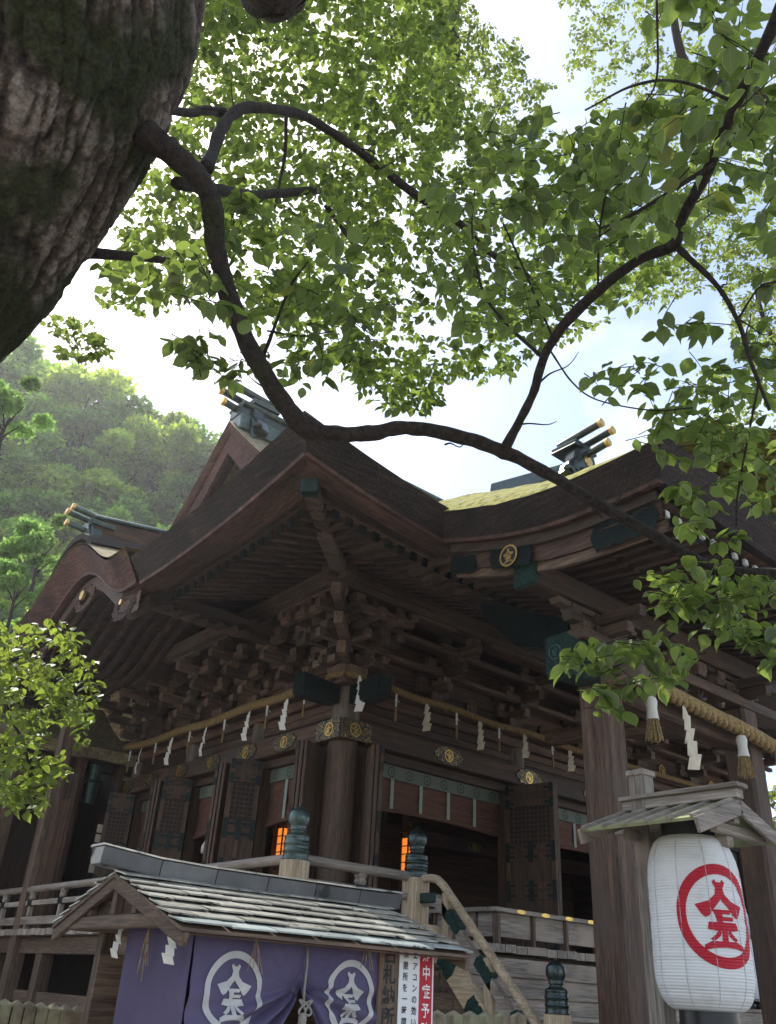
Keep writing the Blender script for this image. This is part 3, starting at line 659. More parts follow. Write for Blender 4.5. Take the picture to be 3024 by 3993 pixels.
# roof of the undulating side gable with its own ridge
mb = MB(); rr = []
for s_ in np.linspace(.47, 4.73, 40): rr.append([LS.p(s_, o_, EB + .02 + kara(s_) + .42 + (3.5 - o_) * .16) for o_ in np.linspace(3.5, .9, 8)])
mb.grid(rr).obj('undulating_roof', M_thatchtop, hall, smooth=True)
kz = EB + kara(2.6) + .44
mb = MB(); rr = []
for q, z_ in ((-.62, -.28), (-.5, -.02), (-.3, .16), (0, .22), (.3, .16), (.5, -.02), (.62, -.28)): rr.append([LS.p(2.6 + q, o_, kz + z_ + (3.5 - o_) * .16) for o_ in (3.5, 3.3, 2.2, 1.2)])
mb = MB(); mb.prism([(-.66, -.16), (-.5, .0), (-.3, .12), (0, .18), (.3, .12), (.5, .0), (.66, -.16), (.5, -.09), (.3, .02), (0, .07), (-.3, .02), (-.5, -.09)], lambda p: LS.p(2.6 + p[0], 3.5, kz + p[1]), lambda p: LS.p(2.6 + p[0], 2.2, kz + p[1] + .2)).obj('ridge_saddle', M_thatch, hall, smooth='auto')
mb = MB(); mb.beam(LS.p(2.6, 3.3, kz + .33), LS.p(2.6, .8, kz + .72), .34, .3); mb.obj('ridge', HW['x'], hall, bevel=.02)
mb = MB(); mb.beam(LS.p(2.6, 3.35, kz + .52), LS.p(2.6, .8, kz + .91), .4, .07); mb.obj('ridge', M_bronze, hall, bevel=.02)
ridge_ornament(hall, LS, 2.6, 3.32, kz + .1, .55, M_bronze)
# curved ceiling and ribs below the undulating eave
mb = MB(); rr = []
for s_ in np.linspace(.5, 4.7, 36): rr.append([LS.p(s_, o_, EB - .02 + kara(s_) * (1 if o_ > 2 else .95) + .05) for o_ in (3.21, 2.4, 1.0)])
mb.grid(rr); cs = mb.obj('curved_soffit', HW['x'], hall, smooth=True)
mb = MB(); mb.grid([[LS.p(s_, o_, max(zb(o_) + .12, EB + kara(s_) + .1)) for o_ in np.linspace(-.1, 3.15, 12)] for s_ in np.linspace(.9, 4.5, 24)]).obj('loft_board', HW['x'], hall)
for k in range(9):
    o_ = 3.0 - k * .21
    pts = [LS.p(s_, o_, EB - .06 + kara(s_)) for s_ in np.linspace(.75, 4.45, 26)]
    MB().tube(pts, .055, 4).obj('curved_rib', RW['y'], cs)
for o_, m_ in ((3.12, HW['y']), (2.98, HW['y'])):
    mb = MB(); rr = []
    for dz in (.0, -.2): rr.append([LS.p(s_, o_, EB + kara(s_) + dz * (1 + .6 * (abs(s_ - 2.6) > 1.3))) for s_ in np.linspace(.55, 4.65, 40)])
    rr.append([LS.p(s_, o_ - .05, EB + kara(s_) - .2) for s_ in np.linspace(.55, 4.65, 40)]); mb.grid(rr).obj('bargeboard', m_, hall)
for s_, dz, br in ((2.6, -.28, .075), (1.0, -.13, .04), (4.2, -.13, .04)):
    z_ = EB + kara(s_) + dz
    d = MB().prism([(math.cos(a * math.pi / 10), math.sin(a * math.pi / 10)) for a in range(20)], lambda p: LS.p(s_ + p[0] * br, 3.16, z_ + p[1] * br), lambda p: LS.p(s_ + p[0] * br, 3.2, z_ + p[1] * br)).obj('gilt_boss', M_gold, hall)
    mb = MB()
    for k in range(9):
        a = k * .7; mb.tube([LS.p(s_ + (.1 + .05 * t) * math.cos(a + t) * 1.8, 3.13, z_ - .04 + (.1 + .05 * t) * math.sin(a + t)) for t in np.linspace(0, 2, 6)], .018, 5)
    mb.obj('carved_pendant', HW['y'], hall)

# --- doors (folded open), blinds, interior
def door(side, sh, oh, sf, of, z0, z1, parent, thick=.05, folds=1, mirror=False):
    a = side.p(sh, oh, 0); b = side.p(sf, of, 0); d_ = b - a; L_ = d_.length; d_ /= L_; nrm = Vector((-d_.y, d_.x, 0)); H = z1 - z0
    Mx = frame((a.x, a.y, z0), d_, nrm, (0, 0, 1))
    T = lambda mb: [setattr(mb, 'v', [tuple(Mx @ Vector(v)) for v in mb.v]), mb][1]
    wd = PW['z']
    fr = MB()
    st = .07
    for x in (0, L_ - st): fr.bb(x, x + st, -thick / 2, thick / 2, 0, H)
    rails = [0, .12, .30, .36, .53, .59, .86, .95]
    for q in rails: fr.bb(st, L_ - st, -thick / 2 + .001, thick / 2 - .001, q * H, q * H + .05 * H / 2.3 * 1.8)
    fr.bb(st, L_ - st, -thick / 2 + .001, thick / 2 - .001, H - .05, H)
    dr = T(fr).obj('door_leaf', wd, parent)
    pn = MB().bb(st, L_ - st, -.008, .008, 0, .60 * H); pn.bb(st, L_ - st, -.008, .008, .86 * H, H); T(pn).obj('door_panel', PW['z'], dr)
    md = MB().bb(L_ / 2 - .03, L_ / 2 + .03, -thick / 2 - .002, thick / 2 + .002, .02 * H, .60 * H); T(md).obj('door_stile', wd, dr)
    lat = MB(); nx = max(4, int((L_ - 2 * st) / .065)); nz = 8
    for i in range(1, nx): x = st + (L_ - 2 * st) * i / nx; lat.bb(x - .009, x + .009, -.014, .014, .63 * H, .86 * H)
    for j in range(1, nz): z = .63 * H + .23 * H * j / nz; lat.bb(st, L_ - st, -.012, .012, z - .009, z + .009)
    T(lat).obj('lattice', wd, dr)
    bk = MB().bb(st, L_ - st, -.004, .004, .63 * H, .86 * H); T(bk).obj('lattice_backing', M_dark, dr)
    for q in (.02, .135, .315, .375, .545, .605, .875, .965):
        zc = q * H + .01; w1, w2, h1, h2 = .1, .055, .02, .06
        for xc, x0, x1 in ((.0, 0, 1), (L_ / 2, -1, 1), (L_, -1, 0)):
            if xc == L_ / 2 and q > .61: continue
            a1, a2 = .15 if x0 * x1 == 0 else .09, .07 if x0 * x1 == 0 else .04
            pl = [(x0 * a1, -h1), (x0 * a2, -h1), (x0 * a2, -h2), (x0 * a2 * .5, -h2 - .02)] if x0 else [(0, -h2)]
            pl += [(x1 * a2 * .5, -h2 - .02), (x1 * a2, -h2), (x1 * a2, -h1), (x1 * a1, -h1), (x1 * a1 * 1.12, 0), (x1 * a1, h1), (x1 * a2, h1), (x1 * a2, h2), (x1 * a2 * .5, h2 + .02)] if x1 else [(0, -h2), (0, h2)]
            pl += [(x0 * a2 * .5, h2 + .02), (x0 * a2, h2), (x0 * a2, h1), (x0 * a1, h1), (x0 * a1 * 1.12, 0)] if x0 else [(0, h2)]
            lo_ = max(-h2 - .02, -zc); pl = [(u, max(v, lo_)) for u, v in pl]
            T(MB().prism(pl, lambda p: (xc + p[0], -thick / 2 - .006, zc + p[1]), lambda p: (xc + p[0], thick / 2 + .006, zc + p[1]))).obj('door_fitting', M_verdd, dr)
    for k in range(folds):
        e = MB().bb(.004, L_ - .01 * k, thick / 2 + .012 + k * (thick + .012) if not mirror else -thick / 2 - .012 - (k + 1) * thick - k * .012, thick / 2 + .012 + k * (thick + .012) + thick if not mirror else -thick / 2 - .012 - k * (thick + .012), .005, H - .004 * k)
        T(e).obj('folded_leaf', PW['z'], dr, bevel=.008)
    return dr
for a, b in zip(SL[:-1], SL[1:]):
    c_ = (a + b) / 2
    door(LS, c_ + .66, .2, c_ + .86, .62, ZD + .04, 4.56, hall, folds=1, mirror=True)
    door(LS, c_ - .66, .2, c_ - .86, .62, ZD + .04, 4.56, hall, folds=2, mirror=False)
for i, (a, b) in enumerate(zip(SR[:-1], SR[1:])):
    door(RS, b - .43, .2, b - .26, 1.02, ZD + .04, 4.53, hall, folds=2, mirror=False)
    door(RS, a + .42, .2, a + .22, .60, ZD + .04, 4.53, hall, folds=2, mirror=True)
def blind(side, s0, s1, zbot, o_=-.02):
    mb = MB(); n_ = 24
    mb.bb(0, 1, 0, 1, 0, 1) if 0 else None
    rows = [[side.p(s0 + (s1 - s0) * i / n_, o_ + .012 * math.sin(j * 1.1), 4.29 - (4.29 - zbot - (.05 * math.sin(math.pi * i / n_))) * j / 8) for i in range(n_ + 1)] for j in range(9)]
    mb.grid(rows); bl = mb.obj('reed_blind', M_blind if not side.left else M_blind, hall)
    pts = [side.p(s0 + (s1 - s0) * i / n_, o_ + .01, zbot + .05 * math.sin(math.pi * i / n_)) for i in range(n_ + 1)]
    MB().tube(pts, .03, 8).obj('hem', M_blind, bl)
    MB().bb(*[q for ab in zip(side.p(s0, o_ + .01, 4.28), side.p(s1, o_ + .035, 4.47)) for q in ab]).obj('brocade_band', M_cloth, bl)
    n_m = max(3, int((s1 - s0) / .33))
    for k in range(n_m):
        q = s0 + (s1 - s0) * (k + .5) / n_m
        place_emblem('medallion', M_clothd, bl, lambda u, v, kk: side.p(q + u * .072, o_ + .038 + kk, 4.375 + v * .072), glyph=.5, ring=(.8, 1))
    n_r = max(1, int(round((s1 - s0) / .52)) - 1) if (s1 - s0) > 2 else 2
    for k in range(n_r):
        q = s0 + (s1 - s0) * (k + 1) / (n_r + 1)
        MB().bb(*[t for ab in zip(side.p(q - .03, o_ + .02, zbot + .03), side.p(q + .03, o_ + .03, 4.279)) for t in ab]).obj('ribbon', M_clothp, bl)
    return bl
for a, b in zip(SL[:-1], SL[1:]): blind(LS, a + .37, b - .37, 3.66)
for a, b in zip(SR[:-1], SR[1:]): blind(RS, a + .37, b - .37, 3.82)
part('interior_floor', HW['x'], hall, .1, 10.6, .1, 6.3, ZD - .05, ZD + .05)
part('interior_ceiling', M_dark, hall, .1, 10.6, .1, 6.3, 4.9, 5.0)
part('interior_wall', HW['x'], hall, .3, 10.6, 4.4, 4.5, ZD, 4.9)
part('interior_wall', HW['y'], hall, 10.5, 10.6, .1, 6.3, ZD, 4.9)
for x in (3.55, 7.1): part('interior_post', PW['z'], hall, x - .12, x + .12, 2.6, 2.84, ZD, 4.9)
part('interior_beam', HW['x'], hall, .2, 10.5, 2.62, 2.82, 4.0, 4.25)
for x in (1.9, 5.3): fitting(RS, x, 4.12, .2, .09, -2.615, hall)
o = blind(RS, .9, 3.3, 2.75, -2.9)
# low inner fence
fen = part('inner_rail', HW['x'], hall, .6, 3.3, 1.2, 1.28, 2.75, 2.83)
for k in range(14): part('baluster', HW['z'], fen, .7 + k * .19, .76 + k * .19, 1.21, 1.27, ZD + .05, 2.75, 0)
# ================================================================== VERANDA AND STAIR
ver = thing('veranda', (-1, -1, 0), 'raised timber veranda wrapping the hall, with rounded handrail and dark posts below', 'veranda')
PLK = {'x': ubox(GW['x'], 'veranda_plank_x'), 'y': ubox(GW['y'], 'veranda_plank_y')}
for i in range(70):
    s_ = -2.05 + i * .182
    a = max(.12, -s_ + .0) if s_ < 0 else .12
    boxinst('floor_plank', PLK['y'], RS.p(s_, a, ZD - .04 + .004 * (i % 3)), RS.p(s_, 2.12 + .006 * (i % 4), ZD - .04 + .004 * (i % 3)), .178, .085, ver)
for i in range(56):
    s_ = -2.05 + i * .182
    a = max(.12, -s_ + .19) if s_ < 0 else .12
    if a > 2.0: continue
    boxinst('floor_plank', PLK['x'], LS.p(s_, a, ZD - .041 + .004 * (i % 3)), LS.p(s_, 2.12 + .006 * (i % 4), ZD - .041 + .004 * (i % 3)), .178, .083, ver)
for side, e in ((LS, 9.5), (RS, 10.8)):
    side.part('edge_beam', KW, 's', ver, -1.95 if side is LS else -1.748, e, 1.75, 1.95, 1.84, 2.06, .01)
    side.part('lower_beam', KW, 's', ver, -1.9, e, 1.8, 1.9, 1.2, 1.36, .01)
for s_ in (-1.85, .2, 2.29, 4.38, 6.4): LS.part('under_post', KW, 'z', ver, s_ - .1, s_ + .1, 1.745, 1.955, .55, 1.838, .012)
for s_ in (.2, 2.3, 4.4): part('under_post', KW['z'], ver, .0, .22, s_ - .11, s_ + .11, .55, 2.05, .012)
part('shade_sheet', M_dark, ver, -.5, -.4, -1.7, 12, .5, 2.05); part('shade_sheet', M_dark, ver, -.5, 10, -1.78, -1.7, .5, 2.05)  # near-black sheets added below the deck to stand for its shade
pod = MB().bb(-2.6, 14, -4.6, 10, 0, .55).obj('stone_podium', M_stoneb, None, bevel=.03); tag(pod, kind='structure')
# railing
def railing(side, s0, s1, o_, parent, struts):
    p = lambda s_, z: side.p(s_, o_, z)
    rr = MB().tube([p(s0, 2.73), p((s0 + s1) / 2, 2.725), p(s1, 2.73)], .05, 14).obj('handrail', GW[side.ax('s')], parent, smooth='auto')
    side.part('middle_rail', GW, 's', parent, s0, s1, o_ - .03, o_ + .03, 2.49, 2.56)
    side.part('bottom_rail', GW, 's', parent, s0, s1, o_ - .045, o_ + .045, 2.22, 2.33)
    for s_ in struts:
        side.part('rail_strut', GW, 'z', parent, s_ - .035, s_ + .035, o_ - .035, o_ + .035, ZD, 2.69)
        MB().lathe([(.05, 2.57), (.065, 2.6), (.05, 2.63), (.07, 2.67)], 10, side.p(s_, o_, 0)).obj('rail_block', GW['z'], parent, smooth='auto')
        side.part('rail_band', M_verdd, 's', parent, s_ - .07, s_ + .07, o_ - .047, o_ + .047, 2.48, 2.57)
railing(LS, -1.9, 9, 2.0, ver, [-.9, .25, 1.4, 2.6, 3.8, 5.0, 6.2, 7.4])
railing(RS, -1.9, -.45, 2.0, ver, [-1.15])
def giboshi(z_top, r):
    """onion-topped bronze newel cap profile, from the collar up"""
    k = r / .14
    return [(r * 1.04, z_top - .60 * k), (r * 1.06, z_top - .585 * k), (r, z_top - .57 * k), (r, z_top - .515 * k), (r * 1.05, z_top - .51 * k), (r * 1.05, z_top - .495 * k), (r, z_top - .49 * k), (r, z_top - .44 * k), (r * 1.05, z_top - .435 * k), (r * 1.05, z_top - .42 * k), (r, z_top - .415 * k), (r * .98, z_top - .365 * k), (r * 1.02, z_top - .355 * k), (r * .93, z_top - .34 * k), (r * .7, z_top - .325 * k), (r * .57, z_top - .305 * k), (r * .56, z_top - .29 * k), (r * .68, z_top - .284 * k), (r * .68, z_top - .27 * k),
            (r * .6, z_top - .265 * k), (r * .72, z_top - .235 * k), (r * .86, z_top - .19 * k), (r * .87, z_top - .145 * k), (r * .78, z_top - .095 * k), (r * .54, z_top - .06 * k), (r * .3, z_top - .04 * k), (r * .14, z_top - .028 * k), (r * .12, z_top - .012 * k), (r * .06, z_top)]
def newel(x, y, z0, zt, r, parent, mat_, wd, squ=False):
    prof = giboshi(zt, r)
    n_ = MB().lathe([(r * 1.17, z0), (r * 1.17, prof[0][1] - .015), (r * 1.12, prof[0][1])], 28, (x, y, 0)).obj('newel_post', wd, parent, smooth='auto')
    MB().lathe(prof, 32, (x, y, 0)).obj('newel_cap', mat_, n_, smooth=True); return n_
newel(-2.0, -2.0, ZD, 3.25, .128, ver, M_bronze, TW['z'])
newel(-.36, -2.0, ZD - .3, 3.27, .128, ver, M_bronzed, TW['z'])

st = thing('stair', (1.5, -3, .5), 'wide timber stair of grey weathered boards climbing to the veranda', 'stair')
nst = 8; dz = (ZD - .08 - .5) / nst
XA, XB = -.30, 9.5
for k in range(nst):
    z1 = ZD - .09 - k * dz; y1 = -2.13 - k * .2
    part('riser', GW['x'], st, XA, XB, y1 - .03, y1, z1 - dz + .0, z1 - .046, .004)
    part('tread', GW['x'], st, XA, XB, y1 - .26, y1 + .01, z1 - dz - .045, z1 - dz, .008)
def sloped(side_x, pts, w_, h_, name, m, parent, fits=()):
    mb = MB(); rows = []
    for dx, dz_ in ((-w_ / 2, -h_ / 2), (w_ / 2, -h_ / 2), (w_ / 2, h_ / 2), (-w_ / 2, h_ / 2), (-w_ / 2, -h_ / 2)): rows.append([(side_x + dx, y, z + dz_) for y, z in pts])
    return mb.grid(rows).obj(name, m, parent)
cur = lambda y0, z0, y1, z1: [(y0, z0), (y0 - .18, z0), (y0 - .27, z0 - .02), (y0 - .36, z0 - .08)] + [(y, z0 - .08 - (y0 - .36 - y) * ((z0 - .08 - z1) / (y0 - .36 - y1))) for y in np.linspace(y0 - .36, y1, 6)[1:]]
hr = cur(-2.08, 2.71, -3.75, 1.36)
for X in (-.36,):
    o = MB().tube([(X, y, z) for y, z in hr], .044, 14).obj('handrail', TW['y'], st, smooth='auto')
    m_ = sloped(X, cur(-2.08, 2.50, -3.75, 1.12), .07, .13, 'middle_rail', GW['y'], st)
    b_ = sloped(X, [(-2.1, 2.12), (-2.3, 2.1), (-2.45, 2.0), (-3.0, 1.46), (-3.75, .70)], .1, .3, 'stringer', TW['y'], st)
    lump = lambda n_, s_: [(-1, .0)] + [(-1 + 2 * t / n_, s_ + .3 * s_ * abs(math.sin(t * 1.9))) for t in range(1, n_)] + [(1, 0)] + [(1 - 2 * t / n_, -s_ - .3 * s_ * abs(math.sin(t * 1.9))) for t in range(1, n_)]
    def strap(y, z, L_, hh, parent):
        d_ = Vector((0, -.707, -.707)); n_ = Vector((0, -.707, .707)); c0 = Vector((X, y, z)); w2 = .056 if parent is b_ else .04
        MB().prism(lump(10, hh), lambda p: c0 + d_ * p[0] * L_ + n_ * p[1] + Vector((-w2, 0, 0)), lambda p: c0 + d_ * p[0] * L_ + n_ * p[1] + Vector((w2, 0, 0))).obj('copper_fitting', M_carved, parent)
    for y in (-2.55, -2.95, -3.4): strap(y, 1.98 - (-2.45 - y) * .99, .13, .075, b_)
    for y in (-2.62, -3.05, -3.5): strap(y, 2.42 - (-2.44 - y) * .99 + .03, .14, .05, m_)
    part('copper_collar', M_verd, st, X - .06, X + .06, -2.36, -2.12, 2.46, 2.56, .01)
    for y in (-2.5, -3.1): 
        part('rail_strut', TW['z'], st, X - .035, X + .035, y - .05, y + .05, 1.98 + (y + 2.45), 2.6 + (y + 2.45), .006)
    newel(X, -3.92, .5, 1.96, .105, st, M_bronzed, TW['z'])
MB().prism([(-2.12, 2.05), (-3.75, .5), (-2.12, .5)], lambda p: (-.30, p[0], p[1]), lambda p: (-.27, p[0], p[1])).obj('stair_side', KW['y'], st)
# low boxed rail on the veranda in front of the doors
bx = thing('boxed_rail', (2.4, -1.9, ZD), 'low boxed wooden rail with recessed panels and gilt straps at the stair head', 'rail')
part('top_board', GW['x'], bx, .86, 8, -2.06, -1.86, 2.50, 2.55, .008)
part('top_board', GW['y'], bx, .86, 1.06, -1.857, -.9, 2.501, 2.551, .008)
for k in range(9):
    x = .92 + k * .62; part('post', KW['z'], bx, x, x + .05, -2.04, -1.95, 2.15, 2.50)
    part('panel', GW['x'], bx, x + .052, x + .618, -2.0, -1.97, 2.24, 2.498, .004)
part('panel', GW['y'], bx, .93, .96, -1.94, -.95, 2.24, 2.498, .004)
for k in range(3): part('post', KW['z'], bx, .90, .95, -1.7 + k * .35, -1.65 + k * .35, 2.15, 2.50)
for k in range(8): MB().prism([(math.cos(a * math.pi / 8) * 1, math.sin(a * math.pi / 8)) for a in range(16)], lambda p: (1.3 + k * .45 + p[0] * .08, -2.064, 2.525 + p[1] * .024), lambda p: (1.3 + k * .45 + p[0] * .08, -2.068, 2.525 + p[1] * .024)).obj('gilt_strap', M_gold, bx)

# ================================================================== ENTRANCE PORCH
por = thing('entrance_porch', (1.5, -4.3, .5), 'entrance porch with square timber posts, curved bargeboard with gilt emblem and mossy thatch', 'porch')
PX = (.12, 2.98); PY = -4.28
for x in PX:
    o = MB().bb(x - .17, x + .17, PY - .17, PY + .17, .55, 4.95).obj('post', PW['z'], por, bevel=.035)
    part('post_base', M_stoneb, por, x - .3, x + .3, PY - .3, PY + .3, .55, .8, .04)
VX = -1.2
vb = [(-2.9, 6.32), (-3.17, 6.2), (-3.71, 6.03), (-4.2, 5.9), (-4.62, 5.82), (-5.0, 5.785), (-5.27, 5.78), (-5.7, 5.775), (-6.05, 5.79)]
vy = np.array([a for a, b in vb][::-1]); vz = np.array([b for a, b in vb][::-1])
VB = lambda y: float(np.interp(y, vy, vz))
ys_ = list(np.linspace(-3.0, -6.05, 27))
rows = []
for j in range(6):
    t = j / 5
    rows.append([(VX - .17 * t + random.uniform(-.006, .006), y - (.0 if y > -5.9 else .16 * t) + random.uniform(-.006, .006), VB(y) + .31 * t) for y in ys_])
mb = MB(); mb.grid(rows); mb.grid([[(VX + .3, y, VB(y) + .06) for y in ys_], [(VX, y, VB(y)) for y in ys_]])
mb.obj('thatch_verge', M_thatch, por)
ve = por.children[-1] if por.children else por
for k in range(26):
    y0, y1 = ys_[k] - .003, ys_[k + 1] + .003; v = []
    for y in (y0, y1): v += [(VX + .05, y, VB(y) - .022), (VX - .008, y, VB(y) - .022), (VX - .022, y, VB(y) + .014), (VX + .05, y, VB(y) + .01)]
    MB().add(v, [(0, 1, 5, 4), (1, 2, 6, 5), (2, 3, 7, 6), (3, 0, 4, 7), (0, 3, 2, 1), (4, 5, 6, 7)]).obj('copper_flashing', M_copperred, por)
# front eave of the porch
rows = []; xs_ = list(np.linspace(VX, 4.3, 22))
fl = lambda x: .0 if x > 1.55 else .10 * max(0, (1.55 - x) / 2.75) ** 2
for j in range(5):
    t = j / 4; rows.append([(x - (.17 * t if x < -1.1 else 0) + random.uniform(-.005, .005), -6.05 - .16 * t, VB(-6.05) - .1 + fl(x) + (.37) * t) for x in xs_])
mb = MB(); mb.grid(rows); mb.grid([[(x, -5.8, VB(-6) - .04 + fl(x)) for x in xs_], [(x, -6.05, VB(-6.05) - .1 + fl(x)) for x in xs_]]); mb.obj('thatched_eave', M_thatch, por)
# roof surface, rising to a ridge above the middle
RXC = 1.55
def pz(x, y):
    v = VB(y) + .31; u = max(0, min(1, (x - (VX - .17)) / (RXC - VX + .17)))
    rz_ = 8.25 + .2 * (y + 3.2)
    return v + (rz_ - v) * (u ** .82) * .97
mb = MB(); xx = list(np.linspace(VX - .17, RXC, 20)); xx2 = xx + [2 * RXC - x for x in xx[::-1][1:]]
mb.grid([[(x, y, pz(min(x, 2 * RXC - x), y) + .03 * noise.noise((x * 3, y * 3, 1))) for x in xx2] for y in np.linspace(-6.2, .2, 44)]); mb.obj('mossy_roof', M_moss, por, smooth=True)
mb = MB(); mb.beam((RXC, -3.2, 8.40), (RXC, -1.5, 8.72), .28, .24); mb.obj('ridge', M_bronzed, por, bevel=.02)
ridge_ornament(por, RS, RXC, 3.25, 8.36, .66)
# bargeboard with emblem
yb = list(np.linspace(-3.25, -5.95, 22))
def board(x, top, bot, m_, nm='bargeboard', th=.05):
    mb = MB(); mb.grid([[(x - th / 2, y, VB(y) + top) for y in yb], [(x - th / 2, y, VB(y) + bot) for y in yb], [(x + th / 2, y, VB(y) + bot) for y in yb], [(x + th / 2, y, VB(y) + top) for y in yb]]); return mb.obj(nm, m_, por)
board(VX + .10, .03, -.12, BW['y']); board(VX + .16, -.09, -.30, HW['y']); board(VX + .2, -.27, -.40, BW['y'])
def slab(c, L_, hh, m_, nm, x_):
    return MB().prism(lump(14, 1.0), lambda p: (x_, c[0] + p[0] * L_, c[1] + p[1] * hh + VB(c[0] + p[0] * L_) - VB(c[0])), lambda p: (x_ - .02, c[0] + p[0] * L_, c[1] + p[1] * hh + VB(c[0] + p[0] * L_) - VB(c[0]))).obj(nm, m_, por)
slab((-3.42, VB(-3.42) - .27), .2, .09, M_carvedd, 'copper_fitting', VX + .12)
slab((-5.55, VB(-5.55) - .25), .38, .12, M_carvedd, 'copper_fitting', VX + .12)
slab((-4.15, VB(-4.15) - .23), .30, .10, M_carvedd, 'carved_cloud', VX + .1)
eb = MB().prism([(math.cos(a * math.pi / 14), math.sin(a * math.pi / 14)) for a in range(28)], lambda p: (VX + .06, -4.15 + p[0] * .125, VB(-4.15) - .22 + p[1] * .125), lambda p: (VX + .09, -4.15 + p[0] * .125, VB(-4.15) - .22 + p[1] * .125)).obj('emblem_disc', M_black, por)
place_emblem('emblem', M_gold, eb, lambda u, v, k: (VX + .055 - k * .5, -4.15 - u * .125, VB(-4.15) - .22 + v * .125), ring=(.82, 1))
# rafters below the porch roof
sofp = MB().grid([[(x, y, VB(y) + .0 - .08) for x in (VX + .2, 4.2)] for y in np.linspace(-2.6, -5.95, 18)]).obj('porch_soffit', HW['y'], por)
for i in range(26):
    x = VX + .32 + i * .2
    pts = [(x, y, VB(y) - .14) for y in np.linspace(-2.3, -5.0, 7)]
    MB().tube(pts, .062, 4, wob=None).obj('rafter', RW['y'], sofp)
    pts = [(x, y, VB(y) - .12 - .02) for y in (-4.9, -5.4, -5.85)]
    r_ = boxinst('rafter', RAF['y'], (x, -4.9, VB(-4.9) - .12), (x, -5.86, VB(-5.86) - .16), .075, .09, sofp)
    part('rafter_tip', M_cream, sofp, x - .032, x + .032, -5.9, -5.87, VB(-5.86) - .19, VB(-5.86) - .13, 0)
# beam on the posts, noses, brackets
part('eave_beam', BW['x'], por, -.98, 4.2, PY - .13, PY + .13, 5.36, 5.62, .015)
part('beam_cap', M_carved, por, -1.06, -.975, PY - .15, PY + .15, 5.34, 5.64, .01)
part('rainbow_beam', PW['x'], por, PX[0] + .17, PX[1] - .17, PY - .12, PY + .12, 4.42, 4.78, .03)
part('upper_beam', BW['x'], por, -.3, 4.0, PY - .16, PY + .16, 4.95, 5.08, .012)
for k, x in enumerate((PX[0], PX[1])):
    for j, (w_, z_) in enumerate(((.34, 5.02), (.5, 5.16), (.7, 5.29))):
        boxinst('bracket_arm', ARM['x'], (x - w_, PY, z_ + .06), (x + w_, PY, z_ + .06), .12, .1, por)
        for q in (-w_ + .09, 0, w_ - .09): inst('bracket_block', MASU, Matrix.Translation((x + q, PY, z_ + .13)) @ Matrix.Diagonal((.17, .17, .1, 1)), por)
    boxinst('bracket_arm', ARM['y'], (x, PY - .45, 5.12), (x, PY + .5, 5.12), .12, .11, por)
    boxinst('bracket_arm', ARM['y'], (x, PY - .62, 5.26), (x, PY + .7, 5.26), .12, .11, por)
for k, x in enumerate((1.0, 1.55, 2.1)): inst('bracket_block', MASU, Matrix.Translation((x, PY, 5.25)) @ Matrix.Diagonal((.2, .2, .16, 1)), por)
# carved lion-like nose blocks in copper at the corner post
nz_ = [(0, -.2), (0, .18), (.3, .2), (.54, .21), (.55, .15), (.55, -.2), (.5, -.23), (.2, -.2)]
MB().prism(nz_, lambda p: (PX[0] - .17 - p[0], PY - .14, 4.72 + p[1]), lambda p: (PX[0] - .17 - p[0], PY + .14, 4.72 + p[1])).obj('beam_nose', M_carved, por, bevel=.015, label='verdigris carved beam end')
place_emblem('emblem', M_verd, por, lambda u, v, k: (PX[0] - .17 - .545 - .012 - k, PY - u * .085, 4.72 + v * .085 + .02), ring=(.75, 1))
MB().prism(nz_, lambda p: (PX[0] - .13, PY - .17 - p[0] * .8, 4.70 + p[1]), lambda p: (PX[0] + .13, PY - .17 - p[0] * .8, 4.70 + p[1])).obj('beam_nose', BW['y'], por, bevel=.02)
# sloping carved copper gusset between the porch post and the hall
gus = [(-4.05, 5.33), (-3.1, 5.8), (-2.6, 5.98), (-2.7, 5.75), (-3.2, 5.25), (-3.9, 5.02)]
MB().prism(gus, lambda p: (-.02, p[0], p[1]), lambda p: (.18, p[0], p[1])).obj('carved_gusset', M_carvedd, por, bevel=.02)
#, (PX[0], -3.3, 4.95), (PX[0], -2.2, 5.12), (PX[0], -1.0, 5.2)]; mb.tube(pts, .13, 8).obj('linking_beam', BW['y'], por, smooth='auto')
mb = MB(); mb.tube([(PX[1] + .0, -4.1, 4.6), (PX[1] + .3, -3.3, 4.95), (PX[1] + .3, -2.2, 5.12), (PX[1] + .3, -1.0, 5.2)], .13, 8).obj('linking_beam', BW['y'], por, smooth='auto')
# carved flowers on the beam
for k in range(5):
    mb = MB(); c0 = Vector((.7 + k * .42, PY - .1, 4.83))
    for q in range(16):
        a = random.uniform(0, 6.28); e = random.uniform(.1, 1.2); d_ = Vector((math.cos(a) * math.cos(e), -abs(math.sin(a)) * math.cos(e) * .8, math.sin(e)))
        s_ = d_.orthogonal().normalized(); L_ = random.uniform(.07, .14)
        mb.add([c0, c0 + d_ * L_ * .6 + s_ * .03, c0 + d_ * L_, c0 + d_ * L_ * .6 - s_ * .03], [(0, 1, 2), (0, 2, 3)])
    mb.obj('carved_flowers', GW['z'], por)

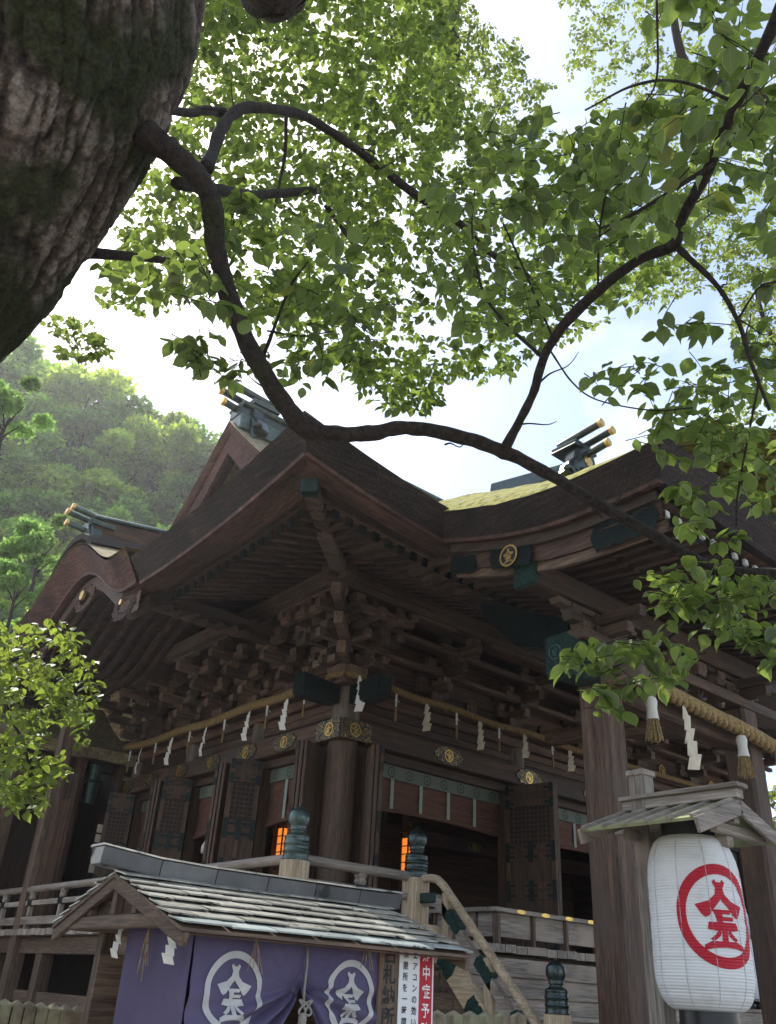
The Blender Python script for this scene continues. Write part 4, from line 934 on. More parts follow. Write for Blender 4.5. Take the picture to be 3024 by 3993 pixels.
# ================================================================== ROPES, STREAMERS
def twisted_rope(name, pts, r, pitch, mat_, label, strands=3, fray=0):
    P = [np.array(p, float) for p in pts]; path = [Vector(q[:3]) for q in smoothpath([(*p, 0) for p in P], 14)]
    d_ = [0]
    for a, b in zip(path[:-1], path[1:]): d_.append(d_[-1] + (b - a).length)
    tot = d_[-1]; n_ = int(tot / (pitch / 9)); mb = MB()
    def pos(t):
        i = int(np.searchsorted(d_, t, 'right')) - 1; i = max(0, min(i, len(path) - 2)); f = (t - d_[i]) / max(1e-6, d_[i + 1] - d_[i]); return path[i].lerp(path[i + 1], f), (path[i + 1] - path[i]).normalized()
    for s_ in range(strands):
        pp = []
        for i in range(n_ + 1):
            t = tot * i / n_; p, tg = pos(t); u_ = tg.cross(Vector((0, 0, 1))).normalized(); v_ = tg.cross(u_)
            a = 2 * math.pi * (t / (pitch * strands / 1.0) * 1.0 + s_ / strands); pp.append(p + (u_ * math.cos(a) + v_ * math.sin(a)) * r * .52)
        mb.tube(pp, r * .56, 8, wob=lambda i, a: 1 + .07 * math.sin(a * 3 + i))
    o = mb.obj(name, mat_, None, smooth=True)
    return tag(o, label, 'rope')
twisted_rope('sacred_rope', [LS.p(.3, .38, 5.45), LS.p(1.2, .36, 5.405), LS.p(2.13, .37, 5.43), LS.p(3.2, .36, 5.395), LS.p(4.26, .37, 5.43), LS.p(5.4, .36, 5.41), LS.p(6.5, .36, 5.48)], .066, .08, M_roped, 'thin straw rope strung below the brackets of the shaded side wall')
twisted_rope('sacred_rope', [RS.p(.25, .38, 5.46), RS.p(1.0, .36, 5.42), RS.p(1.8, .36, 5.44), RS.p(2.7, .36, 5.40), RS.p(3.6, .36, 5.43), RS.p(5.2, .36, 5.39), RS.p(7, .36, 5.43), RS.p(10.6, .36, 5.46)], .05, .07, M_roped, 'thin straw rope strung along the front wall behind the porch posts')
twisted_rope('sacred_rope', [(-.16, .3, 5.43), (-.34, -.02, 5.48), (-.24, -.24, 5.5), (-.02, -.34, 5.48), (.3, -.16, 5.43)], .05, .07, M_roped, 'short straw rope loop round the top of the corner pillar')
twisted_rope('sacred_rope', [(PX[0] - .05, PY - .26, 4.66), (.9, PY - .26, 4.65), (1.8, PY - .26, 4.60), (2.6, PY - .27, 4.56), (3.3, PY - .27, 4.50), (4.4, PY - .26, 4.5)], .088, .115, M_rope, 'thick golden twisted straw rope hung across the porch beam')
def shide(side, s_, o_, z_, h_, label, mat_=M_paper, tw=0., n_=4):
    """zigzag paper streamer: folded parallelograms hanging one from another"""
    h_ *= random.uniform(.82, 1.1); mb = MB(); x = 0.; zz = 0.; w_ = h_ * random.uniform(.18, .25); d0 = random.uniform(-.3, .3) + tw
    ca, sa = math.cos(d0), math.sin(d0)
    def P(a, d_, z): return side.p(s_ + a * ca - d_ * sa, o_ + a * sa + d_ * ca, z_ + z)
    mb.add([P(-.02 * h_, 0, 0), P(.02 * h_, 0, 0), P(.10 * h_, .01, -.2 * h_), P(-.06 * h_, .01, -.22 * h_)], [(0, 1, 2, 3)])
    zz = -.16 * h_; x = 0.02 * h_; sg = 1; dep = .01
    for k in range(n_):
        a0 = x - w_ * .55 * (.55 + .15 * k); a1 = x + w_ * .55 * (.55 + .15 * k); hh = h_ * (.8 / n_)
        sh = -sg * w_ * .22; dd = dep + .02 * sg
        pts = [P(a0 + w_ * .12, dep, zz), P(a1 + w_ * .12, dep, zz + hh * .12), P(a1 - w_ * .14, dd, zz - hh), P(a0 - w_ * .14, dd, zz - hh * 1.15)]
        mb.add(pts, [(0, 1, 2, 3)]); zz -= hh * .93; x += sg * w_ * .10; sg = -sg; dep += .012
    o = mb.obj('paper_streamer', mat_, None); sm = o.modifiers.new('t', 'SOLIDIFY'); sm.thickness = .003
    return tag(o, label, 'streamer', 'zigzag paper streamers on the ropes')
ordn = ['nearest', 'second', 'third', 'fourth', 'fifth', 'sixth', 'seventh']
for i, s_ in enumerate((.98, 2.02, 3.35, 4.55, 5.75)): shide(LS, s_, .36, 5.37, .52, f'white zigzag paper streamer on the side wall rope, {ordn[i]} to the corner pillar')
for i, s_ in enumerate((1.22, 2.35, 3.4, 4.55)): shide(RS, s_, .37, 5.40, .50, f'crumpled white paper streamer on the front wall rope, {ordn[i]} to the corner pillar', M_paperold, .6)
shide(RS, -.12, .42, 5.46, .62, 'white paper streamer hanging in front of the corner pillar', M_paper, .5)
shide(RS, 1.25, 4.56, 4.56, .72, 'aged cream paper streamer on the thick porch rope between two straw tassels', M_paperold, .4)
shide(RS, 3.3, 4.60, 4.58, .85, 'large bright white paper streamer on the thick porch rope beside the further post', M_paper, .1)
def wand(side, s_, o_, z_, h_, label):
    p = side.p(s_, o_, z_); root = thing('straw_pendant', p, label, 'pendant', 'slim straw pendants on the ropes')
    MB().lathe([(.014, -h_ * .5), (.017, -.02), (.012, 0)], 10, p).obj('paper_wrap', M_paper, root, smooth='auto')
    MB().lathe([(.02, -h_), (.02, -h_ * .7), (.014, -h_ * .48)], 10, p).obj('straw', M_roped, root, smooth='auto')
    mb = MB(); mb.tube([p + Vector((-.05, -.02, -h_ * .28)), p + Vector((0, -.022, -h_ * .22)), p + Vector((.05, -.02, -h_ * .3))], .004, 5); mb.obj('string', M_paper, root)
for i, s_ in enumerate((.52, 1.5, 2.75, 3.9, 5.15, 6.2)): wand(LS, s_, .37, 5.37, .40, f'slim paper-wrapped straw pendant on the side wall rope, {ordn[i]} to the corner')
for i, s_ in enumerate((.62, 1.85, 2.8, 4.1, 6.0)): wand(RS, s_, .37, 5.39, .40, f'slim paper-wrapped straw pendant on the front wall rope, {ordn[i]} to the corner')
def tassel(x, y, z, label):
    root = thing('straw_tassel', (x, y, z), label, 'tassel', 'straw tassels on the porch rope')
    MB().tube([(x, y, z + .12), (x + .008, y, z + .06), (x, y, z)], .022, 8).obj('cord', M_rope, root, smooth=True)
    mb = MB()
    rr = [(.05, 0), (.066, -.05), (.055, -.12), (.06, -.2), (.07, -.245)]
    mb.lathe(rr, 14, (x, y, z)).obj('paper_wrap', M_paper, root, smooth='auto')
    mb = MB()
    for k in range(70):
        a = random.uniform(0, 6.28); r0 = random.uniform(0, .055); r1 = r0 * 1.6 + random.uniform(0, .02)
        mb.tube([(x + r0 * math.cos(a), y + r0 * math.sin(a), z - .22), (x + r1 * math.cos(a), y + r1 * math.sin(a), z - .46 + random.uniform(-.03, .03))], .0055, 4)
    mb.obj('straw', M_rope, root)
tassel(.62, PY - .28, 4.50, 'straw tassel in a white paper wrap, beside the nearer porch post')
tassel(2.42, PY - .29, 4.46, 'straw tassel in a white paper wrap, beside the further porch post')

# ================================================================== INSIDE THE HALL
def paper_lamp(x, y, z, label):
    root = thing('paper_lamp', (x, y, z), label, 'lamp', 'lit lamps inside the hall')
    MB().bb(x - .07, x + .07, y - .07, y + .07, z - .28, z + .26).obj('paper_shade', M_lamp, root)
    mb = MB()
    for sx in (-1, 1):
        for sy in (-1, 1): mb.bb(x + sx * .08 - .01, x + sx * .08 + .01, y + sy * .08 - .01, y + sy * .08 + .01, z - .36, z + .34)
    for q in (-.33, -.1, .02, .14, .31): mb.bb(x - .085, x + .085, y - .085, y + .085, z + q - .007, z + q + .007)
    mb.obj('frame', M_black, root)
    MB().lathe([(.15, .34), (.12, .40), (.04, .45), (.03, .52)], 8, (x, y, z)).obj('roof', M_gold, root)
    MB().tube([(x, y, z + .5), (x, y, 4.88 if z > 3 else z + 1)], .008, 6).obj('hanger', M_black, root)
paper_lamp(.86, 2.52, 3.55, 'lit orange paper lamp hanging behind the side doors')
paper_lamp(2.36, 1.2, 3.5, 'lit orange paper lamp hanging behind the wide front doorway')
c = thing('green_curtain', (3.1, 1.7, ZD), 'green silk hanging with dark tassel inside the front doorway', 'curtain')
MB().grid([[(3.0 + .05 * math.sin(t * 3) * (1 - t) + q * (.12 + .15 * t), 1.6, 3.5 - t * .8) for q in (-1, -.4, .3, 1)] for t in np.linspace(0, 1, 8)]).obj('cloth', noisy('green_silk', [(.3, (.0, .10, .06)), (.7, (.01, .2, .12))], 9, rough=.5), c, smooth=True)
MB().tube([(3.05, 1.55, 3.3), (3.12, 1.55, 3.0), (3.05, 1.55, 2.7), (2.98, 1.55, 3.0), (3.05, 1.55, 3.3)], .02, 8).obj('tassel_cord', M_black, c, smooth=True)
c = MB().grid([[(.45, .9 + .08 * q, 3.55 - t * 1.2) for q in range(4)] for t in np.linspace(0, 1, 6)]).obj('green_hanging', bpy.data.materials['green_silk'], None); tag(c, 'narrow green hanging behind the side doors', 'hanging')
c = MB().grid([[(1.35 + .05 * q + .02 * math.sin(q * 2 + t * 3), .8, 2.75 - t * .55) for q in range(4)] for t in np.linspace(0, 1, 6)]).obj('red_cloth', M_red, None); tag(c, 'strip of red cloth hanging behind the stair rail', 'cloth')
for i, x in enumerate((1.7, 1.95, 2.3)): tag(part('paper_sheet', M_white, None, x, x + .1, .82, .83, 2.3 + .08 * i, 2.62, 0), ['white paper sheet beside the red cloth in the doorway', 'white paper sheet in the middle of the doorway rail', 'white paper sheet lowest in the doorway'][i], 'paper')
tag(MB().tube([LS.p(3.28, .1, 3.56), LS.p(3.3, .1, 3.48), LS.p(3.28, .1, 3.38)], [.015, .05, .06], 10).obj('white_tassel', M_paper, None, smooth=True), 'small white tassel below the second blind of the side wall', 'tassel')
def ray(px, py): return (Fv * FPX + Rv * (px - 1512.0) - Uv * (py - 1996.5)).normalized()
def onY(px, py, Y): d_ = ray(px, py); return CAM + d_ * ((Y - CAM.y) / d_.y)
def onX(px, py, X): d_ = ray(px, py); return CAM + d_ * ((X - CAM.x) / d_.x)

# ================================================================== KIOSK FOR OLD TALISMANS
kio = thing('talisman_booth', (-4.4, -5.3, 0), 'small wooden booth with slate-shingled gable roof and purple cloth walls', 'booth')
KX0, KX1 = -5.32, -3.61
KR, KF, KB = (-5.27, 2.06), (-6.03, 1.806), (-4.62, 1.83)
def tilemat(name, base, lo, hi):
    m, n, L = mat(name); o = n('ShaderNodeOutputMaterial'); b = n('ShaderNodeBsdfPrincipled'); g = n('ShaderNodeNewGeometry')
    n1 = n('ShaderNodeTexNoise'); n1.inputs['Scale'].default_value = base; n1.inputs['Detail'].default_value = 5; n1.inputs['Roughness'].default_value = .55; L(g.outputs['Position'], n1.inputs['Vector'])
    n2 = n('ShaderNodeTexNoise'); n2.inputs['Scale'].default_value = 60; n2.inputs['Detail'].default_value = 3; L(g.outputs['Position'], n2.inputs['Vector'])
    r_ = ramp(n, [(.345, (.045, .045, .045)), (.385, lo), (.7, hi)]); L(n1.outputs['Fac'], r_.inputs[0])
    oi = n('ShaderNodeObjectInfo'); v = n('ShaderNodeMapRange'); v.inputs[3].default_value = .62; v.inputs[4].default_value = 1.18; L(oi.outputs['Random'], v.inputs[0])
    q = n('ShaderNodeMix'); q.data_type = 'RGBA'; q.blend_type = 'MULTIPLY'; q.inputs[0].default_value = 1; L(r_.outputs[0], q.inputs[6]); L(v.outputs[0], q.inputs[7]); L(q.outputs[2], b.inputs['Base Color'])
    rr = n('ShaderNodeMapRange'); rr.inputs[1].default_value = .34; rr.inputs[2].default_value = .4; rr.inputs[3].default_value = .75; rr.inputs[4].default_value = .33; L(n1.outputs['Fac'], rr.inputs[0]); L(rr.outputs[0], b.inputs['Roughness'])
    bp = n('ShaderNodeBump'); bp.inputs['Strength'].default_value = .25; bp.inputs['Distance'].default_value = .004; L(n2.outputs['Fac'], bp.inputs['Height']); L(bp.outputs[0], b.inputs['Normal'])
    L(b.outputs[0], o.inputs[0]); return m
M_tile = tilemat('skyglare_shingle', 13, (.27, .262, .228), (.47, .455, .40)); M_tileb = tilemat('copper_eave_shingle', 13, (.33, .38, .375), (.5, .55, .53)); M_slate = tilemat('grey_ridge_slate', 6, (.095, .098, .102), (.15, .155, .16))  # main shingle base colour lightened to carry sky glare off the slates
def slope(nm, yr, zr_, ye, ze, rows, front):
    base = MB().add([(KX0, yr, zr_ - .014), (KX1, yr, zr_ - .014), (KX1, ye, ze - .012), (KX0, ye, ze - .012), (KX0, yr, zr_ - .035), (KX1, yr, zr_ - .035), (KX1, ye, ze - .026), (KX0, ye, ze - .026)], [(0, 1, 2, 3), (7, 6, 5, 4), (0, 4, 5, 1), (1, 5, 6, 2), (2, 6, 7, 3), (3, 7, 4, 0)]).obj('roof_deck', KW['x'], kio)
    a = Vector((0, ye - yr, ze - zr_)); L_ = a.length; a /= L_; nrm = Vector((1, 0, 0)).cross(a); nrm = nrm if nrm.z > 0 else -nrm
    ex = L_ / rows; wt = .24
    for j in range(rows):
        t0, t1 = j * ex - .02, (j + 1) * ex + .008
        off = (wt / 2 if j % 2 else 0) + random.uniform(-.012, .012)
        x = KX0 - off
        while x < KX1 - .01:
            x0, x1 = max(x, KX0 - .012) + .003, min(x + wt, KX1 + .012) - .003
            if x1 - x0 > .03:
                k_ = random.uniform(-.005, .005); org = Vector((0, yr, zr_)); v = []
                for t, h in ((t0, -.011), (t1, .006 + k_ * .8)):
                    for xx in (x0, x1):
                        c_ = org + a * (t + random.uniform(-.004, .004)) + nrm * (h + random.uniform(-.0015, .0015)) + Vector((xx, 0, 0)); v += [c_, c_ + nrm * .007]
                MB().add(v, [(0, 2, 3, 1), (4, 5, 7, 6), (0, 1, 5, 4), (2, 6, 7, 3), (1, 3, 7, 5), (0, 4, 6, 2)]).obj('shingle', M_tileb if j == rows - 1 else M_tile, base)
            x += wt
    return base
slope('front', KR[0], KR[1], KF[0], KF[1], 7, True)
slope('back', KR[0], KR[1], KB[0], KB[1], 7, False)
part('eave_board', HW['x'], kio, KX0 + .02, KX1, KF[0] + .02, KF[0] + .045, KF[1] - .036, KF[1] - .027, .002)
# ridge box with upswept end
nx = 6; xs_ = np.linspace(-5.43, -3.50, nx + 1); sw = lambda x: .045 * max(0, (-4.9 - x) / .6) ** 1.6 + .008 * max(0, (x + 3.8) / .4)
rb = None
for k in range(nx):
    v = []
    for x in (xs_[k] + .002, xs_[k + 1] - .002):
        for y, z in ((-.055, 2.035), (.055, 2.035), (.075, 2.115), (-.075, 2.115)): v.append((x, KR[0] + y, z + sw(x)))
    MB().add(v, [(0, 1, 2, 3), (7, 6, 5, 4), (0, 4, 5, 1), (1, 5, 6, 2), (2, 6, 7, 3), (3, 7, 4, 0)]).obj('ridge_slate', M_slate, kio, bevel=.003)
    v = []
    for x in (xs_[k] - .003, xs_[k + 1] + .003):
        for y, z in ((-.085, 2.117), (.085, 2.117), (.07, 2.127), (-.07, 2.127)): v.append((x, KR[0] + y, z + sw(x) + .001 * k))
    MB().add(v, [(0, 1, 2, 3), (7, 6, 5, 4), (0, 4, 5, 1), (1, 5, 6, 2), (2, 6, 7, 3), (3, 7, 4, 0)]).obj('ridge_cap', M_tile, kio)
for x in (KX0 + .005, KX1 - .04):
    for (y1, z1) in (KF, KB):
        MB().beam((x + .018, KR[0], KR[1] - .06), (x + .018, y1, z1 - .058), .03, .055).obj('bargeboard', KW['y'], kio, bevel=.004)
for x in (KX0 + .045, KX1 - .12):
    part('tie_beam', KW['y'], kio, x - .025, x + .025, KF[0] + .16, KB[0] - .02, 1.80, 1.858, .006)
    part('king_post', KW['z'], kio, x - .02, x + .02, KR[0] - .025, KR[0] + .025, 1.858, 2.0, .004)
    for y in (-5.5, -5.0): part('gable_strut', KW['z'], kio, x - .02, x + .02, y - .02, y + .02, 1.858, 1.93, .004)
    part('gable_board', KW['y'], kio, x + .022, x + .03, KF[0] + .3, KB[0] - .15, 1.858, 1.925, 0)
for x in (KX0 + .25, KX1 - .19):
    for y in (-5.86, -4.85): part('post', KW['z'], kio, x - .035, x + .035, y + .05, y + .12, 0, 1.80, .006)
part('curtain_pole', M_black, kio, KX0 + .15, KX1 - .15, -5.88, -5.86, 1.79, 1.805, 0)
part('curtain_pole', M_black, kio, KX0 + .155, KX0 + .175, -5.85, -5.2, 1.825, 1.84, 0)
part('back_wall', KW['x'], kio, KX0 + .2, KX1 - .2, -4.84, -4.82, 0, 1.7, 0)
part('side_wall', KW['y'], kio, KX1 - .19, KX1 - .17, -5.8, -4.8, 0, 1.7, 0)

CXL, CXR, CY = -5.17, -4.10, -5.89
kx = onY(1172, 3850, CY); CXC = kx.x; KZ = kx.z
def cur_z(u):                       # lower hem of the cloth at X = u
    t = abs(u - CXC) / .62; return .95 + (KZ - .95) * math.exp(-(t * 2.3) ** 1.25)
def cur_y(x, z):
    d_ = math.hypot((x - CXC) * .9, (z - KZ) * 1.25); ang = math.atan2(z - KZ, x - CXC)
    f = math.exp(-d_ * 3.2) * (.03 if z < KZ + .12 else .012)
    low = max(0, min(1, (KZ + .03 - z) / .12))
    return CY - .012 * math.sin((x - CXL) * 11) * (.3 + low) - .006 * noise.noise((x * 9, z * 3.5, 2)) - .004 * noise.noise((x * 22, z * 14, 5)) - f * (math.sin(ang * 17) * .9 + .3) * (.3 + low) - .018 * low * math.sin(ang * 22) + .012 * math.exp(-(d_ * 9) ** 2)
nor = thing('noren_curtain', (CXC, CY, 1.75), 'purple cotton curtain with white crests, gathered up in the middle, across the booth front', 'curtain')
nu, nv = 90, 60; rows = []
for j in range(nv + 1):
    rr = []
    for i in range(nu + 1):
        x = CXL + (CXR - CXL) * i / nu; zt = 1.80; z = zt - (zt - cur_z(x)) * j / nv
        xx = x + (CXC - x) * .10 * (j / nv) * math.exp(-abs(x - CXC) * 2.5); rr.append((xx, cur_y(x, z), z))
    rows.append(rr)
o = MB().grid(rows).obj('cloth', M_purple, nor, smooth=True); o.modifiers.new('t', 'SOLIDIFY').thickness = .003
for px, py, nm in ((905, 3872, 'a'), (1362, 3893, 'b')):
    c_ = onY(px, py, CY); rr_ = .152
    place_emblem('crest', M_cream, nor, lambda u, v, k: (c_.x + u * rr_, cur_y(c_.x + u * rr_, c_.z + v * rr_ * 1.08) - .005 - k * .15, c_.z + v * rr_ * 1.08), ring=(.82, 1), fine=.06)
MB().tube([(CXC, CY - .02, 1.80), (CXC + .003, CY - .03, 1.70), (CXC - .004, CY - .035, KZ), (CXC - .01, CY - .045, KZ - .06)], .006, 8).obj('cord', M_cord, nor, smooth=True)
MB().tube([(CXC + .045 * math.sin(t * 2) * math.cos(t), CY - .05, KZ - .08 + .03 * math.sin(t * 2 + .6)) for t in np.linspace(0, 6.28, 40)], .0055, 6).obj('bow', M_cord, nor, smooth=True)
MB().lathe([(.012, -.10), (.02, -.12), (.018, -.135), (.024, -.15), (.03, -.26), (.03, -.30)], 16, (CXC - .012, CY - .05, KZ)).obj('tassel', M_cord, nor, smooth='auto')
for i in range(9):
    x = CXL + .03 + i * .125; part('hanging_loop', M_purple, nor, x - .014, x + .014, CY - .004, CY + .03, 1.79, 1.815, 0)
sidec = thing('noren_curtain', (CXL, -5.4, 1.75), 'plain purple curtain without crest on the gable side of the booth', 'curtain')
rows = [[(CXL - .004 * math.sin(y * 9 + z * 2) - .01 * math.sin(y * 21) * (1.8 - z), y, z) for y in np.linspace(CY + .012, -5.23, 30)] for z in np.linspace(1.835, .9, 24)]
o = MB().grid(rows).obj('cloth', M_purple, sidec, smooth=True); o.modifiers.new('t', 'SOLIDIFY').thickness = .003
MB().tube([(CXL - .03, -5.22, 1.85), (CXL - .04, -5.38, 1.822), (CXL - .045, -5.54, 1.812), (CXL - .04, -5.72, 1.818), (CXL - .03, -5.88, 1.83)], .011, 8, wob=lambda i, a: 1 + .15 * math.sin(a * 3 + i * 2)).obj('straw_rope', M_roped, sidec, smooth=True)
for k in range(5):
    q = random.uniform(-.02, .02); MB().tube([(CXL - .05, -5.54, 1.81), (CXL - .055, -5.54 + q, 1.74), (CXL - .05, -5.54 + q * 2.5, 1.65 - .03 * (k % 3))], .0025, 4).obj('straw', M_rope, sidec)
shide(LS, -5.25, -CXL + .045, 1.83, .19, 'white paper streamer on the booth side curtain, at its rear corner', M_paper, .9)
shide(LS, -5.80, -CXL + .05, 1.82, .19, 'white paper streamer on the booth side curtain, near its front corner', M_paper, .6)
for k, px in enumerate((1000, 1430)):
    c_ = onY(px, 3650, CY - .03)
    for q in (-.012, .0, .014, .022): MB().tube([(c_.x, c_.y, c_.z), (c_.x + q * .8, c_.y - .005, c_.z - .06), (c_.x + q * 2.4, c_.y, c_.z - .13 - abs(q))], .0018, 4).obj('straw', M_rope, nor)

# --- signboards
def glyphs(txt, size, w_=0.0):
    c_ = bpy.data.curves.new('t', 'FONT'); c_.body = txt; c_.size = size; c_.align_x = 'CENTER'; c_.offset = w_; c_.resolution_u = 4
    t = bpy.data.objects.new('t', c_); col.objects.link(t); dg = bpy.context.evaluated_depsgraph_get()
    me = bpy.data.meshes.new_from_object(t.evaluated_get(dg)); bpy.data.objects.remove(t); bpy.data.curves.remove(c_); return me
def vertical_text(name, txt, x, y, ztop, size, pitch, mat_, parent, bold=0.0, sx=1.0):
    for i, ch in enumerate(txt):
        me = glyphs(ch, size, bold); me.materials.clear(); me.materials.append(mat_); me.name = name
        q = link(bpy.data.objects.new(name, me), parent, frame((x, y, ztop - pitch * i - size * .8), (1, 0, 0), (0, 0, 1), (0, -1, 0), (sx, 1, 1)))
SY = -5.905
a = onY(1478, 3800, SY); b = onY(1556, 3800, SY); topz = 1.785
sg = thing('wooden_sign', (a.x, SY, 1), 'upright brown wooden signboard with brushed black characters on the booth', 'sign')
MB().bb(a.x, b.x, SY, SY + .02, 1.0, topz + .03).obj('board', KW['z'], sg, bevel=.003)
chz = [onY(1520, y, SY).z for y in (3720, 3803, 3890, 3965)]
pit = (chz[0] - chz[3]) / 3
vertical_text('character', '古札納所', (a.x + b.x) / 2, SY - .002, chz[0] + .037, .088, pit, M_ink, sg, .0018)
a2 = onY(1556, 3800, SY - .004); b2 = onY(1690, 3800, SY - .004)
sw_ = thing('notice_board', (a2.x, SY, 1), 'white notice board with black writing and a red strip of white characters', 'sign')
MB().bb(a2.x, b2.x, SY - .004, SY + .008, 1.0, topz + .02).obj('board', M_white, sw_, bevel=.001)
W2 = b2.x - a2.x
MB().bb(a2.x + W2 * .58, a2.x + W2 * .95, SY - .0055, SY - .0042, 1.0, topz - .004).obj('red_strip', M_red, sw_)
z_ = lambda y: onY(1650, y, SY).z
pr = (z_(3716) - z_(3935)) / 3
vertical_text('character', '熱中症予防', a2.x + W2 * .765, SY - .008, z_(3716) + pr * .42 - .012, pr * .82, pr, M_white, sw_, .0012, .85)
pr2 = (z_(3757) - z_(3955)) / 4.6
vertical_text('character', 'エアコンの効いた', a2.x + W2 * .44, SY - .006, z_(3722) + pr2 * .42 - .012, pr2 * .80, pr2, M_ink, sw_, .0006, .9)
vertical_text('character', '休憩所を一時間', a2.x + W2 * .17, SY - .006, z_(3722) + pr2 * .42 - .012, pr2 * .80, pr2, M_ink, sw_, .0006, .9)

# ================================================================== LANTERN AND ITS STAND
la = at(2722, 3600, 6.0); LX, LY = la.x, la.y
ltop = onY(2715, 3275, LY).z; lbot = onY(2735, 3942, LY).z; LR = 178 * 6.0 / FPX
lan = thing('paper_lantern', (LX, LY, lbot), 'big white ribbed paper lantern with a red ring crest', 'lantern')
H_ = ltop - lbot; nr = 58
def lrad(t):
    e = t if t < .5 else (1 - t) * .82; s_ = min(1, e / .24); base = .60 + .40 * math.sqrt(max(0, 1 - (1 - s_) ** 2.2)); return LR * base * (1 - .03 * (2 * t - 1))
prof = []
for i in range(nr * 4 + 1):
    t = i / (nr * 4); prof.append((lrad(t) * (1 + .004 * math.sin(t * 47) + .003 * math.sin(t * 113)) - (.0045 + .002 * math.sin(i * 12.9)) * (1 - abs(math.sin(math.pi * i / 4))), lbot + H_ * t))
lb = MB().lathe(prof, 72, (LX, LY, 0), cap=False).obj('paper_body', M_lampaper, lan, smooth=True)
for k in range(10):
    a = 2 * math.pi * k / 10 + .2; MB().tube([(LX + (lrad(t) + .0005) * math.cos(a), LY + (lrad(t) + .0005) * math.sin(a), lbot + H_ * t) for t in np.linspace(.02, .98, 40)], .0022, 4).obj('thread', M_cream, lb)
MB().lathe([(LR * .58, ltop - .01), (LR * .6, ltop + .12), (LR * .5, ltop + .125)], 40, (LX, LY, 0)).obj('top_hoop', M_black, lan, smooth='auto')
MB().lathe([(LR * .5, lbot - .14), (LR * .61, lbot - .135), (LR * .59, lbot + .012)], 40, (LX, LY, 0)).obj('bottom_hoop', M_black, lan, smooth='auto')
ca = math.atan2(CAM.y - LY, CAM.x - LX); ec = ca + R(30); ezc = lbot + H_ * .515; er = .305
def on_lantern(u, v, k):
    z = ezc + v * er * 1.06; t = (z - lbot) / H_; a = ec + u * er / LR; r_ = lrad(t) * (1 + .004 * math.sin(t * 47) + .003 * math.sin(t * 113)) - .0042 * (1 - abs(math.sin(math.pi * t * nr))) + .0022 + k * .2; return (LX + r_ * math.cos(a), LY + r_ * math.sin(a), z)
place_emblem('crest', M_red, lan, on_lantern, ring=(.79, 1), fine=.026, label='red ring crest printed on the lantern')
MB().tube([(LX, LY, ltop + .1), (LX, LY, ltop + .30)], .01, 8).obj('hook', M_black, lan)
std = thing('lantern_stand', (LX - .3, LY + .3, 0), 'grey timber post with small gabled board roof sheltering the lantern', 'stand')
pp = at(2540, 3500, 6.35)
part('post', GW['z'], std, pp.x - .07, pp.x + .07, pp.y - .07, pp.y + .07, 0, onY(2470, 3010, pp.y).z, .008)
pz_ = onY(2470, 3010, pp.y).z
part('post_cap', GW['x'], std, pp.x - .085, pp.x + .085, pp.y - .085, pp.y + .085, pz_ - .025, pz_ + .02, .008)
SRZ = onY(2880, 3165, LY - .42).z + .085; SHW, SDR = .58, .205; sy0, sy1 = LY - .42, LY + .52
M_mossb = noisy('mossy_board', [(.3, (.19, .17, .12)), (.5, (.28, .29, .14)), (.7, (.36, .38, .2))], 9, 7, .9, bump=.4)
for sg_ in (-1, 1):
    e = Vector((LX + sg_ * SHW, 0, SRZ - SDR)); tp = Vector((LX, 0, SRZ))
    n_ = Vector((sg_ * SDR, 0, SHW)).normalized() * .02
    for k in range(5):
        ya, yb_ = sy0 + (sy1 - sy0) * k / 5, sy0 + (sy1 - sy0) * (k + 1) / 5 - .002
        v = []
        for p in (tp, e):
            for y in (ya, yb_): v += [Vector((p.x, y, p.z)), Vector((p.x, y, p.z)) - n_]
        MB().add(v, [(0, 2, 3, 1), (4, 5, 7, 6), (0, 1, 5, 4), (2, 6, 7, 3), (0, 4, 6, 2), (1, 3, 7, 5)]).obj('roof_board', M_mossb, std)
    for k in range(6):
        y = sy0 + .02 + (sy1 - sy0 - .04) * k / 5; MB().beam(Vector((tp.x, y, tp.z)) + n_ * .6, Vector((e.x, y, e.z)) + n_ * .6 + Vector((sg_ * .012, 0, -.006)), .03, .028).obj('roof_batten', GW['x'], std, bevel=.003)
    for y in (sy0 - .012, sy1 + .012): MB().beam((tp.x, y, tp.z - .055), (e.x + sg_ * .01, y, e.z - .055), .028, .105).obj('bargeboard', GW['x'], std, bevel=.004)
part('ridge_board', GW['y'], std, LX - .05, LX + .05, sy0 - .03, sy1 + .0, SRZ + .005, SRZ + .075, .006)
part('ridge_cap', GW['y'], std, LX - .075, LX + .075, sy0 - .06, sy1 + .02, SRZ + .076, SRZ + .11, .006)
for y in (sy0 + .1, sy1 - .12):
    part('cross_beam', GW['x'], std, min(LX, pp.x) - .2, LX + .48, y - .03, y + .03, SRZ - .235, SRZ - .165, .006)
part('long_beam', GW['y'], std, LX - .035, LX + .035, sy0 + .02, sy1 + .1, SRZ - .163, SRZ - .1, .006)
part('arm', GW['y'], std, pp.x - .04, pp.x + .04, sy0 + .1, pp.y + .06, SRZ - .31, SRZ - .237, .006)

